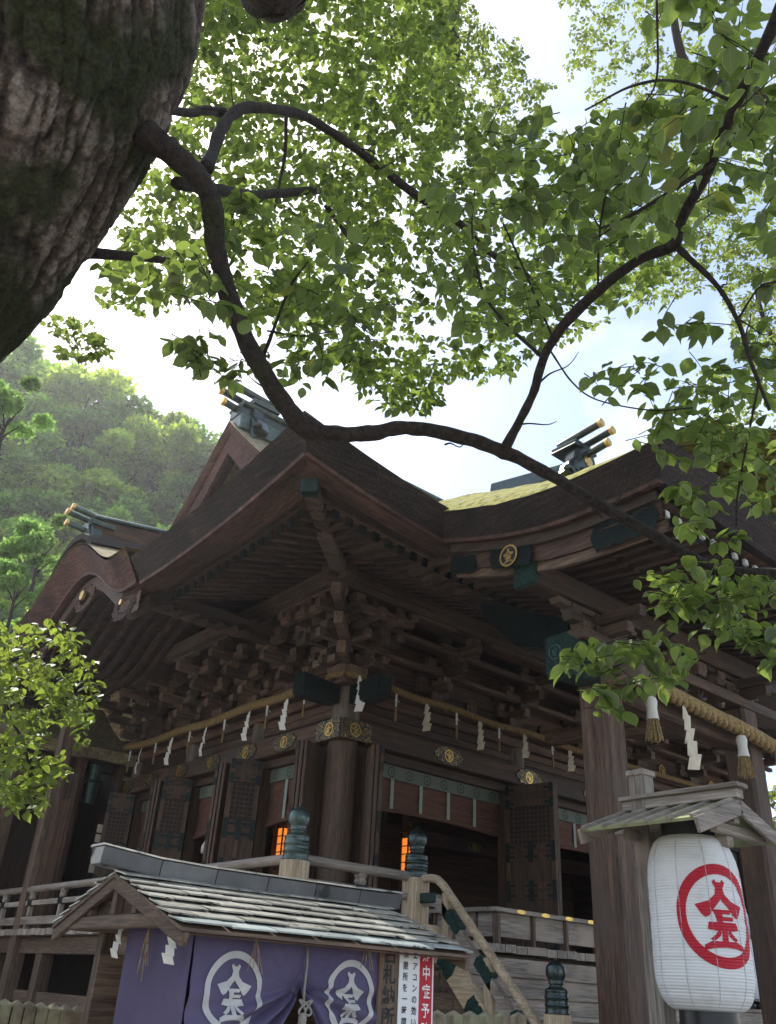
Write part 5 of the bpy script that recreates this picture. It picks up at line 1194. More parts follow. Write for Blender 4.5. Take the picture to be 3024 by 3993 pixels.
# ================================================================== FENCE POSTS
def fence(pxs, Y, rail, label, wd, nm='post_fence'):
    q = onY(*pxs[0], Y); root = thing(nm, (q.x, Y, 0), label, 'fence')
    for px, py in pxs:
        p = onY(px, py, Y); x, z = p.x, p.z - .012
        mb = MB(); mb.add([(x - wd, Y - wd, 0), (x + wd, Y - wd, 0), (x + wd, Y + wd, 0), (x - wd, Y + wd, 0), (x - wd, Y - wd, z), (x + wd, Y - wd, z), (x + wd, Y + wd, z), (x - wd, Y + wd, z), (x, Y, z + .03)], [(3, 2, 1, 0)] + [(i, (i + 1) % 4, 4 + (i + 1) % 4, 4 + i) for i in range(4)] + [(4 + i, 4 + (i + 1) % 4, 8) for i in range(4)])
        mb.obj('fence_post', M_stone, root, bevel=.004)
    a, b = onY(*pxs[0], Y), onY(*pxs[-1], Y)
    for z in (1.1, .5): part('fence_rail', M_stone, root, a.x - .2, b.x + .1, Y + wd + .002, Y + wd + .05, z - .05, z + .05)
fence([(-30 + 47 * k, 3903 + 4.2 * k) for k in range(8)], -4.3, 0, 'row of square mossy wooden posts with pointed tops by the booth side curtain', .04)
fence([(1705 + 63 * k, 3948 + 1.5 * k) for k in range(6)], -5.0, 0, 'row of square pale wooden posts with pointed tops below the stair rail', .042)

# ================================================================== SIDE OF THE HALL: TALL POSTS, CORRIDOR
cor = thing('side_corridor', (-2, 7, 0), 'shadowy side corridor with bark roof, tall plain posts and dark board walls', 'corridor')
for y in (5.3, 7.5): part('tall_post', KW['z'], cor, -2.06, -1.84, y - .11, y + .11, ZD - 1.5, 5.9, .012)
part('wall', HW['z'], cor, -7, -.3, 8.0, 8.1, 0, 5.3); part('wall', HW['z'], cor, -.4, -.3, 6.45, 12, 0, 5.6); part('wall', HW['z'], cor, -1.15, -1.05, 6.45, 9, ZD, 5.2)
for k in range(8): part('wall_board', HW['z'], cor, -1.2, -1.152, 6.5 + k * .3, 6.79 + k * .3, ZD, 4.4, 0)
part('beam', HW['x'], cor, -6, .0, 6.75, 6.95, 5.0, 5.2); part('beam', HW['x'], cor, -6, 0, 7.4, 7.5, 4.5, 4.62)
mb = MB(); rr = []
for y, z in ((6.35, 5.13), (6.22, 5.30), (6.8, 5.55), (7.6, 6.0), (8.4, 6.6)): rr.append([(x, y + .0, z + .14 * max(0, (x + 1.6) / 1.6) ** 2 * 0) for x in np.linspace(-7, -.2, 14)])
rr = [[(x, 6.9, 5.2) for x in np.linspace(-7, -.2, 14)]] + rr; mb.grid(rr).obj('bark_roof', M_thatchtop, cor, smooth='auto')
MB().tube([(-.85, 6.5, 4.35), (-.85, 6.5, 4.7), (-.85, 6.5, 5.05)], [.105, .11, .115], 14).obj('copper_downpipe', M_verd, cor, smooth='auto')
part('pipe_collar', M_verdd, cor, -.98, -.72, 6.37, 6.63, 4.72, 4.76, .01)
for k in range(5): part('paper_pane', M_paperold, cor, -.62, -.5, 6.42, 6.43, 3.2 + k * .17, 3.34 + k * .17, 0)

# ================================================================== PERSON ON THE STAIR
def person(x, y, z):
    root = thing('person', (x, y, z), 'person in a white robe and black shoes standing on the stair behind the lantern', 'person')
    M_skin = noisy('skin', [(.3, (.42, .25, .18)), (.7, (.5, .31, .23))], 9, rough=.55, bump=0); M_robe = noisy('white_robe', [(.3, (.62, .63, .66)), (.7, (.74, .75, .78))], 4, rough=.85, bump=.1)
    J = {'pel': (0, 0, .92, .13), 'che': (0, .01, 1.25, .15), 'nec': (0, 0, 1.43, .055), 'hea': (0, -.01, 1.56, .095), 'top': (0, -.01, 1.66, .07)}
    E_ = [('pel', 'che'), ('che', 'nec'), ('nec', 'hea'), ('hea', 'top')]
    for s_, t in ((-1, 'l'), (1, 'r')):
        J['hip' + t] = (s_ * .09, 0, .86, .1); J['kne' + t] = (s_ * .1, -.02, .47, .065); J['ank' + t] = (s_ * .1, .02, .08, .042); J['toe' + t] = (s_ * .11, -.14, .035, .035)
        J['sho' + t] = (s_ * .18, .01, 1.36, .06); J['elb' + t] = (s_ * .24, .02, 1.08, .045); J['wri' + t] = (s_ * .2, -.12, .9, .032); J['han' + t] = (s_ * .17, -.18, .86, .03)
        E_ += [('pel', 'hip' + t), ('hip' + t, 'kne' + t), ('kne' + t, 'ank' + t), ('ank' + t, 'toe' + t), ('che', 'sho' + t), ('sho' + t, 'elb' + t), ('elb' + t, 'wri' + t), ('wri' + t, 'han' + t)]
        for f in range(5):
            k0 = 'f%d%s' % (f, t); J[k0] = (s_ * (.17 - (f - 2) * .012), -.22 - (.01 if f == 2 else 0), .845 - .005 * f, .010); J[k0 + 'b'] = (s_ * (.165 - (f - 2) * .014), -.255, .815, .009); E_ += [('han' + t, k0), (k0, k0 + 'b')]
    ks = list(J); me = bpy.data.meshes.new('body'); me.from_pydata([(x + J[k][0], y + J[k][1], z + J[k][2]) for k in ks], [(ks.index(a), ks.index(b)) for a, b in E_], [])
    me.materials.append(M_skin); o = link(bpy.data.objects.new('body', me), root); o.modifiers.new('s', 'SKIN'); 
    for k, v in zip(ks, me.skin_vertices[0].data): v.radius = (J[k][3], J[k][3])
    me.skin_vertices[0].data[0].use_root = True; o.modifiers.new('u', 'SUBSURF').levels = 1; o.modifiers['u'].render_levels = 2
    # robe: gathered at the waist, wide hem and hanging sleeves
    rows = []
    for zz, rx, ry in ((1.42, .09, .08), (1.38, .2, .13), (1.25, .22, .16), (1.05, .2, .15), (.92, .19, .15), (.7, .27, .22), (.4, .33, .27), (.12, .38, .31)):
        rows.append([(x + rx * (1 + .05 * math.sin(9 * a) * (1.4 - zz)) * math.cos(a), y + ry * (1 + .06 * math.sin(11 * a) * (1.4 - zz)) * math.sin(a), z + zz) for a in np.linspace(0, 2 * math.pi, 49)])
    r_ = MB().grid(rows).obj('robe', M_robe, root, smooth=True); r_.modifiers.new('t', 'SOLIDIFY').thickness = .008
    for s_ in (-1, 1):
        rows = []
        for t in np.linspace(0, 1, 7):
            c0 = Vector((x + s_ * (.17 + .09 * t), y + .01 - .12 * t * t, z + 1.36 - .42 * t)); rr_ = .075 + .1 * t
            rows.append([(c0.x + rr_ * .5 * math.cos(a), c0.y + rr_ * .8 * math.sin(a), c0.z - (.16 * t if math.sin(a) > 0 else 0) * math.sin(a)) for a in np.linspace(0, 2 * math.pi, 17)])
        MB().grid(rows).obj('sleeve', M_robe, root, smooth=True)
        MB().tube([(x + s_ * .1, y + .07, z + .05), (x + s_ * .1, y - .02, z + .055), (x + s_ * .11, y - .12, z + .045), (x + s_ * .11, y - .19, z + .035)], [.045, .055, .05, .03], 12).obj('shoe', M_black, root, smooth=True)
    h = MB(); rows = []
    for t in np.linspace(0, 1, 9): rows.append([(x + .108 * math.sin(t * 1.75) * math.cos(a), y + .012 + .115 * math.sin(t * 1.75) * math.sin(a) + (.03 if math.sin(a) > 0 else 0) * t, z + 1.6 + .12 * math.cos(t * 1.75) - (.07 * t if math.sin(a) > 0 else 0)) for a in np.linspace(0, 2 * math.pi, 21)])
    h.grid(rows).obj('hair', M_black, root, smooth=True)
    for s_ in (-1, 1): MB().lathe([(.004, -.011), (.011, -.004), (.011, .004), (.004, .011)], 10, (x + s_ * .033, y - .098, z + 1.575)).obj('eye', M_black, root, smooth=True)
    MB().tube([(x, y - .095, z + 1.58), (x, y - .118, z + 1.545), (x, y - .098, z + 1.53)], [.008, .014, .009], 8).obj('nose', M_skin, root, smooth=True)
    MB().tube([(x - .025, y - .093, z + 1.50), (x, y - .101, z + 1.498), (x + .025, y - .093, z + 1.50)], .005, 6).obj('mouth', M_red, root, smooth=True)
    return root
pf = onY(2905, 3895, -2.45)
person(pf.x, -2.45, 2.06 - 2 * dz)
# ================================================================== FOLIAGE
_st = [(.10, .17, .02), (.30, .335, .05), (.55, .36, .04), (.78, .22, .0), (.92, .07, -.05)]
LEAF8 = np.array([(0, 0, 0)] + [q for t, w_, u_ in _st for q in ((t, -w_, u_), (t, 0, u_ - .075 * min(1, w_ * 3)), (t, w_, u_))] + [(1.06, .015, -.11)])   # length, side, up
LF8 = [(0, 2, 1), (0, 3, 2)] + [f for i in range(4) for f in ((1 + 3 * i, 2 + 3 * i, 5 + 3 * i, 4 + 3 * i), (2 + 3 * i, 3 + 3 * i, 6 + 3 * i, 5 + 3 * i))] + [(13, 14, 16), (14, 15, 16)]
LE8 = np.array([.4] + [q for _ in _st for q in (1, 0, 1)] + [.6])
LEAF4 = np.array([(0, 0, 0), (.48, -.33, .04), (1, 0, -.06), (.48, .33, .04)])
LF4 = [(0, 1, 2, 3)]
LE4 = np.array([.3, .5, .3, .5])
def frames(dirs, ups):
    a = dirs / np.linalg.norm(dirs, axis=1, keepdims=True); s_ = np.cross(ups, a); s_ /= np.linalg.norm(s_, axis=1, keepdims=True) + 1e-9; return a, s_, np.cross(a, s_)
def leaf_mesh(name, pos, dirs, ups, size, tint, mat_, lod=8):
    V, Fs, E_ = (LEAF8, LF8, LE8) if lod == 8 else (LEAF4, LF4, LE4)
    n = len(pos); a, s_, u_ = frames(dirs, ups); k = len(V)
    sv = rng.uniform(.78, 1.12, n)[:, None, None]; uv = rng.uniform(-.6, 3.0, n)[:, None, None]
    P = pos[:, None, :] + size[:, None, None] * (V[None, :, 0:1] * a[:, None, :] + V[None, :, 1:2] * sv * s_[:, None, :] + V[None, :, 2:3] * uv * u_[:, None, :])
    me = bpy.data.meshes.new(name); me.vertices.add(n * k); me.vertices.foreach_set('co', P.reshape(-1).astype(np.float32))
    li, ls, lt = [], [], []
    base = []
    for f in Fs: base.append(len(f))
    flat_ = np.concatenate([np.array(f) for f in Fs]); nl = len(flat_)
    loops = (flat_[None, :] + (np.arange(n) * k)[:, None]).reshape(-1)
    tot = np.tile(np.array(base), n); start = np.concatenate([[0], np.cumsum(tot)[:-1]])
    me.loops.add(len(loops)); me.loops.foreach_set('vertex_index', loops.astype(np.int32))
    me.polygons.add(len(tot)); me.polygons.foreach_set('loop_start', start.astype(np.int32)); me.polygons.foreach_set('loop_total', tot.astype(np.int32))
    me.update(calc_edges=True)
    at1 = me.attributes.new('leaf_tint', 'FLOAT', 'POINT'); at1.data.foreach_set('value', np.repeat(tint, k).astype(np.float32))
    at2 = me.attributes.new('leaf_edge', 'FLOAT', 'POINT'); at2.data.foreach_set('value', np.tile(E_, n).astype(np.float32))
    me.materials.append(mat_); return me
def inside(p, poly):
    x, y = p; c = False; n = len(poly)
    for i in range(n):
        (x0, y0), (x1, y1) = poly[i], poly[i - 1]
        if (y0 > y) != (y1 > y) and x < (x1 - x0) * (y - y0) / (y1 - y0) + x0: c = not c
    return c
def in_poly(poly, holes=()):
    xs = [p[0] for p in poly]; ys = [p[1] for p in poly]
    while True:
        p = (random.uniform(min(xs), max(xs)), random.uniform(min(ys), max(ys)))
        if inside(p, poly) and not any(inside(p, h) for h in holes): return p
RvA, UvA, FvA = (np.array(v) for v in (Rv, Uv, Fv))
twigs = []        # (points, radius) woody bits collected per tree
def sprays(poly, z0, z1, n, size, holes=(), per=(6, 10), spread=1.0, droop=.45, wood=None):
    """leafy sprays: a thin twig with leaves set alternately along it, hanging and facing the sky"""
    P, D, U, S, T = [], [], [], [], []
    for _ in range(n):
        px, py = in_poly(poly, holes); z = random.uniform(z0, z1); c = np.array(at(px, py, z))
        az = random.uniform(0, 2 * math.pi); td = np.array((math.cos(az), math.sin(az), random.uniform(-.7, .35))); td /= np.linalg.norm(td)
        k = random.randint(*per); L_ = size * k * .30 * spread; tt = random.random()
        sd_ = np.cross(td, (0, 0, 1.0)); sd_ /= np.linalg.norm(sd_)
        if wood is not None: wood.append(([tuple(c - td * L_ * .7), tuple(c - td * L_ * .1 + np.array((0, 0, .01))), tuple(c + td * L_ * .45)], size * .022))
        for i in range(k):
            t = (i + .5) / k - .5; sg_ = 1 if i % 2 else -1
            d = td * random.uniform(.35, .9) + sd_ * sg_ * random.uniform(.5, 1.1) + np.array((0, 0, -droop * random.uniform(.2, 2.0))) + rng.normal(0, .22, 3)
            up = np.array((0, 0, 1.0)) + rng.normal(0, .38, 3) + sd_ * sg_ * .3
            P.append(c + td * L_ * t + rng.normal(0, size * .12, 3)); D.append(d); U.append(up); S.append(size * random.uniform(.45, 1.18)); T.append(min(1, max(0, tt * .5 + random.random() * .5)))
    return [np.array(q) for q in (P, D, U, S, T)]
def cat(*sets): return [np.concatenate([s[i] for s in sets]) for i in range(5)]
def depth_of(P): return (P - np.array(CAM)) @ FvA
def branch(pts, name, m_, parent, n=10, k=6, rough=.05):
    """pts: (px, py, depth, diameter in photo pixels)"""
    P = [(*at(px, py, z), d * z / FPX / 2) for px, py, z, d in pts]; sp = smoothpath(P, k)
    ph = random.uniform(0, 6)
    mb = MB(); mb.tube([q[:3] for q in sp], [max(.0015, float(q[3])) for q in sp], n, wob=lambda i, a: 1 + rough * math.sin(3 * a + i * .9 + ph) + rough * .8 * math.sin(5 * a - i * 1.7) + random.uniform(-rough, rough) * .5 + .16 * noise.noise((i * .42, ph, 0)) + .22 * max(0, noise.noise((i * .8, ph, 4)) - .25))
    return mb.obj(name, m_, parent, smooth=True)

# ---- the great camphor: trunk, limbs, near leaves
tree = thing('camphor_tree', (-8.2, -6, 0), 'huge leaning camphor tree with mossy furrowed trunk and long arching limb', 'tree')
def trunk():
    C_ = [(-1450, 4600, 3.9, 1300), (-1420, 3300, 3.9, 1150), (-1250, 2200, 3.9, 1080), (-870, 1320, 3.85, 1200), (-400, 760, 3.75, 1300), (-30, 340, 3.65, 1080), (150, -80, 3.55, 1110), (230, -620, 3.45, 1150), (260, -1200, 3.4, 1150)]
    P = [(*at(px, py, z), d * z / FPX / 2) for px, py, z, d in C_]; sp = smoothpath(P, 46); n = 380
    mb = MB(); mb.tube([q[:3] for q in sp], [float(q[3]) for q in sp], n)
    me = mb.mesh('trunk', M_bark, smooth=True)
    m_ = len(sp); co_ = np.empty(len(me.vertices) * 3, np.float32); me.vertices.foreach_get('co', co_); co_ = co_.reshape(-1, 3)
    cen = np.repeat(np.array([q[:3] for q in sp]), n, axis=0); nrm = co_ - cen; rad = np.linalg.norm(nrm, axis=1, keepdims=True); nrm /= rad
    ang = np.tile(np.arange(n) / n * 2 * math.pi, m_); ln = np.repeat(np.arange(m_) * .0333, n)
    rel = np.zeros(len(co_))
    for i in range(len(co_)):
        a_, l_ = ang[i], ln[i]
        ca_, sa_ = math.cos(a_) * 1.0, math.sin(a_) * 1.0
        big = noise.noise((ca_ * 1.6, sa_ * 1.6, l_ * .35)) * .09
        w1 = noise.noise((ca_ * 3, sa_ * 3, l_ * 1.2 + 9)) * .5
        tw = a_ + l_ * .16
        rid = 1 - abs(noise.noise((math.cos(tw) * 7.5 + w1, math.sin(tw) * 7.5, l_ * 1.1))) * 2
        cr = 1 - abs(noise.noise((math.cos(tw) * 14, math.sin(tw) * 14 + w1, l_ * 3.4))) * 2
        fine = noise.noise((co_[i][0] * 34, co_[i][1] * 34, co_[i][2] * 34))
        n1_ = noise.noise((math.cos(tw) * 8.5 + w1, math.sin(tw) * 8.5, l_ * 1.0)); vd = noise.voronoi((math.cos(tw) * 8 + w1, math.sin(tw) * 8, l_ * 2.6 + w1))[0]; n2_ = vd[1] - vd[0]
        pl1 = min(1, abs(n1_) * 5.5); pl2 = min(1, n2_ * 3.2)
        rel[i] = pl1 * .55 + pl2 * .45 + fine * .15 - .45
        co_[i] += nrm[i] * (big + pl1 * .022 + pl2 * .017 + fine * .005)
    me.vertices.foreach_set('co', co_.reshape(-1)); a_ = me.attributes.new('relief', 'FLOAT', 'POINT'); a_.data.foreach_set('value', rel.astype(np.float32)); me.update()
    return link(bpy.data.objects.new('trunk', me), tree)
trunk()
limb = branch([(560, 520, 3.6, 110), (660, 590, 3.6, 95), (770, 690, 3.6, 86), (825, 800, 3.62, 80), (840, 960, 3.66, 76), (900, 1180, 3.7, 76), (990, 1390, 3.75, 72), (1110, 1580, 3.8, 70), (1195, 1672, 3.84, 84), (1300, 1692, 3.88, 62), (1440, 1690, 3.92, 58), (1585, 1668, 3.96, 54), (1780, 1700, 4.0, 52), (1965, 1762, 4.0, 56), (2140, 1850, 3.98, 46), (2340, 1970, 3.92, 44), (2560, 2095, 3.85, 46), (2720, 2190, 3.8, 46), (2830, 2228, 3.75, 46), (3060, 2238, 3.7, 50), (3400, 2200, 3.6, 54)], 'limb', M_bark2, tree, 16, 8)
B2 = [
 [(1960, 1765, 4.0, 44), (2010, 1670, 3.95, 34), (2075, 1540, 3.9, 34), (2140, 1350, 3.8, 38), (2280, 1180, 3.65, 40), (2480, 1020, 3.5, 40), (2625, 955, 3.4, 46), (2660, 850, 3.3, 40), (2760, 660, 3.15, 44), (2880, 380, 2.95, 44), (3000, 130, 2.8, 50), (3150, -200, 2.7, 60)],
 [(2630, 955, 3.4, 30), (2700, 1020, 3.35, 24), (2800, 1120, 3.3, 20), (2880, 1260, 3.25, 18), (2930, 1420, 3.2, 16), (3000, 1600, 3.15, 12)],
 [(2780, 640, 3.1, 20), (2560, 780, 3.1, 16), (2420, 860, 3.2, 12), (2340, 890, 3.2, 10)],
 [(800, 660, 3.9, 60), (830, 590, 4.1, 50), (870, 490, 4.3, 46), (940, 425, 4.5, 44), (1060, 425, 4.7, 40), (1200, 460, 5.0, 36), (1400, 590, 5.3, 34), (1600, 745, 5.6, 32), (1790, 870, 5.8, 28), (1900, 980, 6.0, 24), (2030, 1050, 6.2, 22), (2100, 1120, 6.3, 14), (2260, 1210, 6.4, 8)],
 [(870, 440, 4.6, 40), (800, 430, 4.7, 36), (740, 440, 4.8, 34), (650, 430, 4.9, 30)],
 [(690, 715, 3.9, 52), (850, 740, 4.4, 44), (1000, 760, 5.0, 36), (1240, 740, 5.6, 34)],
 [(340, 985, 4.1, 46), (600, 1010, 4.4, 28), (700, 1030, 4.6, 26), (820, 1060, 4.8, 12)],
 [(1270, 800, 5.6, 22), (1340, 900, 5.6, 16), (1380, 960, 5.6, 10)],
 [(1115, 450, 5.0, 16), (1110, 600, 5.0, 14), (1080, 760, 5.0, 10), (1070, 820, 5.0, 8)],
 [(2110, 1390, 3.85, 16), (1980, 1270, 4.0, 12), (1880, 1130, 4.1, 10), (1840, 900, 4.2, 8), (1850, 740, 4.2, 6)],
 [(2160, 1330, 3.8, 10), (2020, 1000, 3.9, 9), (1960, 870, 3.9, 7)], [(2330, 1130, 3.6, 10), (2340, 880, 3.5, 9), (2400, 560, 3.4, 8), (2440, 400, 3.3, 6)],
 [(2890, 2255, 3.8, 16), (2741, 2367, 3.75, 15), (2612, 2481, 3.7, 12), (2540, 2553, 3.68, 9), (2420, 2590, 3.66, 6), (2290, 2660, 3.66, 4)], [(2600, 2490, 3.7, 7), (2560, 2580, 3.72, 5), (2530, 2640, 3.72, 4)],
 [(2150, 1375, 3.85, 8), (2230, 1490, 3.7, 7), (2330, 1560, 3.6, 6), (2540, 1600, 3.5, 6), (2700, 1590, 3.4, 6)],
 [(1010, 1430, 3.8, 20), (1060, 1300, 3.8, 14), (1130, 1120, 3.8, 10), (1200, 1020, 3.8, 7)], [(1040, 1290, 3.8, 8), (1180, 1310, 3.8, 7), (1300, 1290, 3.9, 5)],
 [(2870, 400, 2.9, 16), (2660, 320, 2.8, 12), (2480, 330, 2.7, 10), (2280, 430, 2.7, 7)], [(2560, 0, 2.7, 10), (2560, 300, 2.7, 9), (2500, 420, 2.7, 6)],
 [(2880, 1240, 3.3, 9), (2960, 1120, 3.2, 8), (3030, 1100, 3.2, 7)], [(2960, 1480, 3.2, 9), (2880, 1900, 3.4, 8), (2870, 2050, 3.5, 6)],
]
for b in B2: branch(b, 'branch', M_bark2, tree, 9 if b[0][3] < 30 else 12, 7)
for b in B2[:4] + [[(840, 960, 3.66, 76), (1110, 1580, 3.8, 70)], [(1585, 1668, 3.96, 54), (2560, 2095, 3.85, 46)], [(2340, 1970, 3.92, 44), (2830, 2228, 3.75, 46)]]:
    for _ in range(5):
        i = random.randrange(len(b) - 1); t = random.random(); p = [b[i][q] * (1 - t) + b[i + 1][q] * t for q in range(4)]; dx, dy = random.uniform(-1, 1), random.uniform(-1, .6); L_ = random.uniform(60, 230)
        branch([(p[0], p[1], p[2], random.uniform(7, 12)), (p[0] + dx * L_ * .4 + random.uniform(-15, 15), p[1] + dy * L_ * .4, p[2] + .03, 7), (p[0] + dx * L_ * .75, p[1] + dy * L_ * .7 + random.uniform(-20, 20), p[2] + .05, 5), (p[0] + dx * L_, p[1] + dy * L_ + random.uniform(-30, 10), p[2] + .08, 2.5)], 'twig', M_bark2, tree, 5, 4)
# bark knob at the top edge
kn = MB(); kp = at(1060, -60, 4.6); rows = []
for i in range(13):
    t = math.pi * i / 12; rows.append([tuple(kp + (Rv * math.cos(a) * math.sin(t) * .2 + Uv * math.cos(t) * .17 + Fv * math.sin(a) * math.sin(t) * .2) * (1 + .12 * noise.noise((a * 2, t * 3, 1)))) for a in np.linspace(0, 2 * math.pi, 25)])
kn.grid(rows).obj('bark_knob', M_bark, tree, smooth=True)
tw = []
NEAR = [
 # top right, big close leaves
 sprays([(2440, -80), (3100, -80), (3100, 720), (2900, 900), (2700, 800), (2500, 900), (2300, 860), (2250, 560), (2400, 420), (2550, 250)], 2.6, 3.7, 92, .086, per=(4, 7), wood=tw),
 sprays([(1900, 430), (2350, 480), (2700, 700), (2650, 1000), (2300, 1000), (1950, 800), (1850, 600)], 3.1, 4.2, 66, .082, per=(4, 7), wood=tw),
 sprays([(1700, 700), (2300, 800), (2480, 950), (2250, 1150), (2100, 1350), (1850, 1300), (1650, 1050)], 3.7, 4.8, 60, .078, per=(5, 8), wood=tw),
 # left, around the limb
 sprays([(420, 1060), (640, 980), (900, 1020), (880, 1230), (640, 1180), (480, 1130)], 3.3, 3.9, 15, .085, per=(4, 6), wood=tw),
 sprays([(780, 700), (1050, 760), (1400, 900), (1500, 1300), (1250, 1500), (1120, 1400), (950, 1250), (860, 1000)], 3.6, 4.6, 66, .085, per=(5, 8), wood=tw),
 sprays([(690, 1270), (900, 1250), (960, 1440), (900, 1480), (740, 1430)], 3.5, 4.1, 11, .085, per=(4, 6), wood=tw),
 sprays([(1000, 1330), (1200, 1480), (1100, 1560), (880, 1480)], 3.9, 4.4, 9, .08, per=(5, 7), wood=tw),
 # right hand side, hanging foliage
 sprays([(2520, 1250), (2700, 1100), (2780, 1250), (2700, 1330)], 3.2, 3.6, 4, .08, per=(4, 6), wood=tw),
 sprays([(2280, 1400), (2600, 1270), (2680, 1420), (2500, 1540), (2300, 1500)], 3.2, 3.8, 9, .085, per=(4, 6), wood=tw),
 sprays([(2480, 1560), (2750, 1400), (3080, 1250), (3080, 2050), (2900, 1980), (2640, 1930), (2540, 1720)], 3.2, 4.2, 76, .076, per=(5, 8), wood=tw),
 sprays([(2580, 1780), (2700, 1950), (2880, 2120), (2800, 2160), (2640, 2020)], 3.3, 3.8, 9, .08, per=(5, 7), wood=tw),
 sprays([(2520, 2200), (2780, 2180), (3080, 2290), (3080, 2480), (2860, 2520), (2700, 2420), (2560, 2370)], 3.3, 3.9, 40, .08, per=(5, 8), wood=tw),
 sprays([(2920, 2440), (3080, 2440), (3080, 2640), (2980, 2620)], 3.3, 3.7, 7, .08, per=(5, 7), wood=tw),
 sprays([(2180, 2560), (2450, 2470), (2700, 2530), (2680, 2680), (2480, 2690), (2380, 2780), (2250, 2760)], 3.5, 3.85, 27, .082, per=(5, 8), droop=.6, wood=tw),
 sprays([(2900, 500), (3080, 500), (3080, 1300), (2950, 1250)], 3.0, 3.6, 10, .08, per=(4, 6), wood=tw),
]
near = cat(*NEAR); dn = depth_of(near[0]); app = near[3] / dn; order = np.argsort(-app)
def in_view(P):
    v = P - np.array(CAM); z = v @ FvA; x = 1512 + FPX * (v @ RvA) / z; y = 1996.5 - FPX * (v @ UvA) / z
    return (x > 0) & (x < 3024) & (y > 0) & (y < 3993)
vis = in_view(near[0] + near[1] / np.linalg.norm(near[1], axis=1, keepdims=True) * near[3][:, None] * .5)
big = [i for i in order if vis[i]][:300]; rest = np.array(sorted(set(range(len(dn))) - set(big)))
lm = [leaf_mesh('leaf%d' % k, np.zeros((1, 3)), np.array([[1., 0, 0]]), np.array([[0, 0, 1.]]), np.array([1.]), np.array([(k + .5) / 12]), M_leafN) for k in range(12)]
A_, S_, U_ = frames(near[1], near[2])
for i in big:
    inst('leaf', lm[min(11, int(near[4][i] * 12))], frame(near[0][i], A_[i], S_[i], U_[i], (near[3][i],) * 3), tree)
o = link(bpy.data.objects.new('small_leaves', leaf_mesh('small_leaves', *[q[rest] for q in near], M_leafN)), tree); o['kind'] = 'stuff'
mb = MB()
for p, r_ in tw: mb.tube(p, [r_ * 1.3, r_, r_ * .5], 4)
mb.obj('twigs', M_bark2, tree)['kind'] = 'stuff'
# ---- the same crown further up
up_poly = [(640, -150), (700, 200), (680, 500), (560, 820), (420, 1080), (380, 1180), (560, 1210), (760, 1130), (950, 1240), (1180, 1390), (1330, 1380), (1420, 1540), (1560, 1600), (1690, 1570), (1720, 1460), (1900, 1480), (2020, 1420), (2260, 1330), (2480, 1200), (2600, 1050), (2560, 900), (2350, 700), (2180, 520), (1950, 560), (1800, 420), (1750, 200), (1780, -150)]
hol = [[(780, 270), (870, 240), (890, 400), (800, 400)], [(790, 540), (900, 520), (880, 680), (800, 660)]]
tw2 = []
UP = cat(sprays(up_poly, 5.2, 6.6, 600, .070, hol, per=(6, 10), wood=tw2), sprays(up_poly, 6.6, 9.0, 1000, .074, hol, per=(7, 11), wood=tw2),
         sprays([(640, -150), (700, 300), (900, 900), (1300, 1000), (1700, 800), (1800, 300), (1700, -150)], 7, 10, 480, .078, hol, per=(8, 12)),
         sprays([(1300, 1330), (1560, 1420), (1720, 1420), (1680, 1580), (1560, 1605), (1440, 1560)], 6.0, 7.0, 44, .08, per=(7, 10)),
         sprays([(560, 640), (720, 700), (850, 1000), (640, 1020), (440, 1080), (420, 1000)], 6, 8, 62, .074, per=(7, 10)),
         sprays([(690, 120), (800, 60), (930, 300), (900, 640), (720, 640), (700, 400)], 7, 9, 60, .074, per=(7, 10)),
         sprays([(180, 1260), (330, 1220), (440, 1330), (420, 1400), (250, 1390)], 7, 8, 40, .072, per=(6, 9)))
o = link(bpy.data.objects.new('crown', leaf_mesh('crown', *UP, M_leafM)), tree); o['kind'] = 'stuff'
mb = MB()
for p, r_ in tw2[::2]: mb.tube(p, [r_ * 1.4, r_, r_ * .5], 3)
mb.obj('crown_twigs', M_bark2, tree)['kind'] = 'stuff'
# ---- trees whose crowns show behind, sunlit
def far_tree(label, polys, z0, z1, size, limbs, nper=(10, 16), m_=None, name='broadleaf_tree', gap=()):
    px, py = polys[0][0][0]; q = at(px, py, z0); root = thing(name, (q.x, q.y, 0), label, 'tree')
    for L_ in limbs: branch(L_, 'branch', M_bark2, root, 9, 6)
    s = cat(*[sprays(pl, z0, z1, n_, size, gap, per=nper, spread=.8) for pl, n_ in polys])
    o = link(bpy.data.objects.new('crown', leaf_mesh('crown', *s, m_ or M_leafF, 4)), root); o['kind'] = 'stuff'; return root
far_tree('tall broad-leaved tree with a cut limb, above the middle of the shrine roof', [([(1500, -120), (1830, -120), (1900, 120), (2080, 240), (2130, 330), (2120, 520), (1950, 560), (1700, 500), (1550, 250)], 330)], 12, 15, .10,
         [[(1720, -250, 13, 110), (1745, 0, 13, 90), (1755, 150, 13, 76), (1768, 235, 13, 60)], [(1740, 150, 13, 20), (1790, 350, 13, 16), (1815, 430, 13, 8)], [(1768, 230, 13, 22), (1700, 280, 13, 14), (1640, 300, 13, 8)]], gap=[[(1880, -100), (2200, -100), (2190, 260), (2100, 330), (2000, 180), (1850, 60)]])
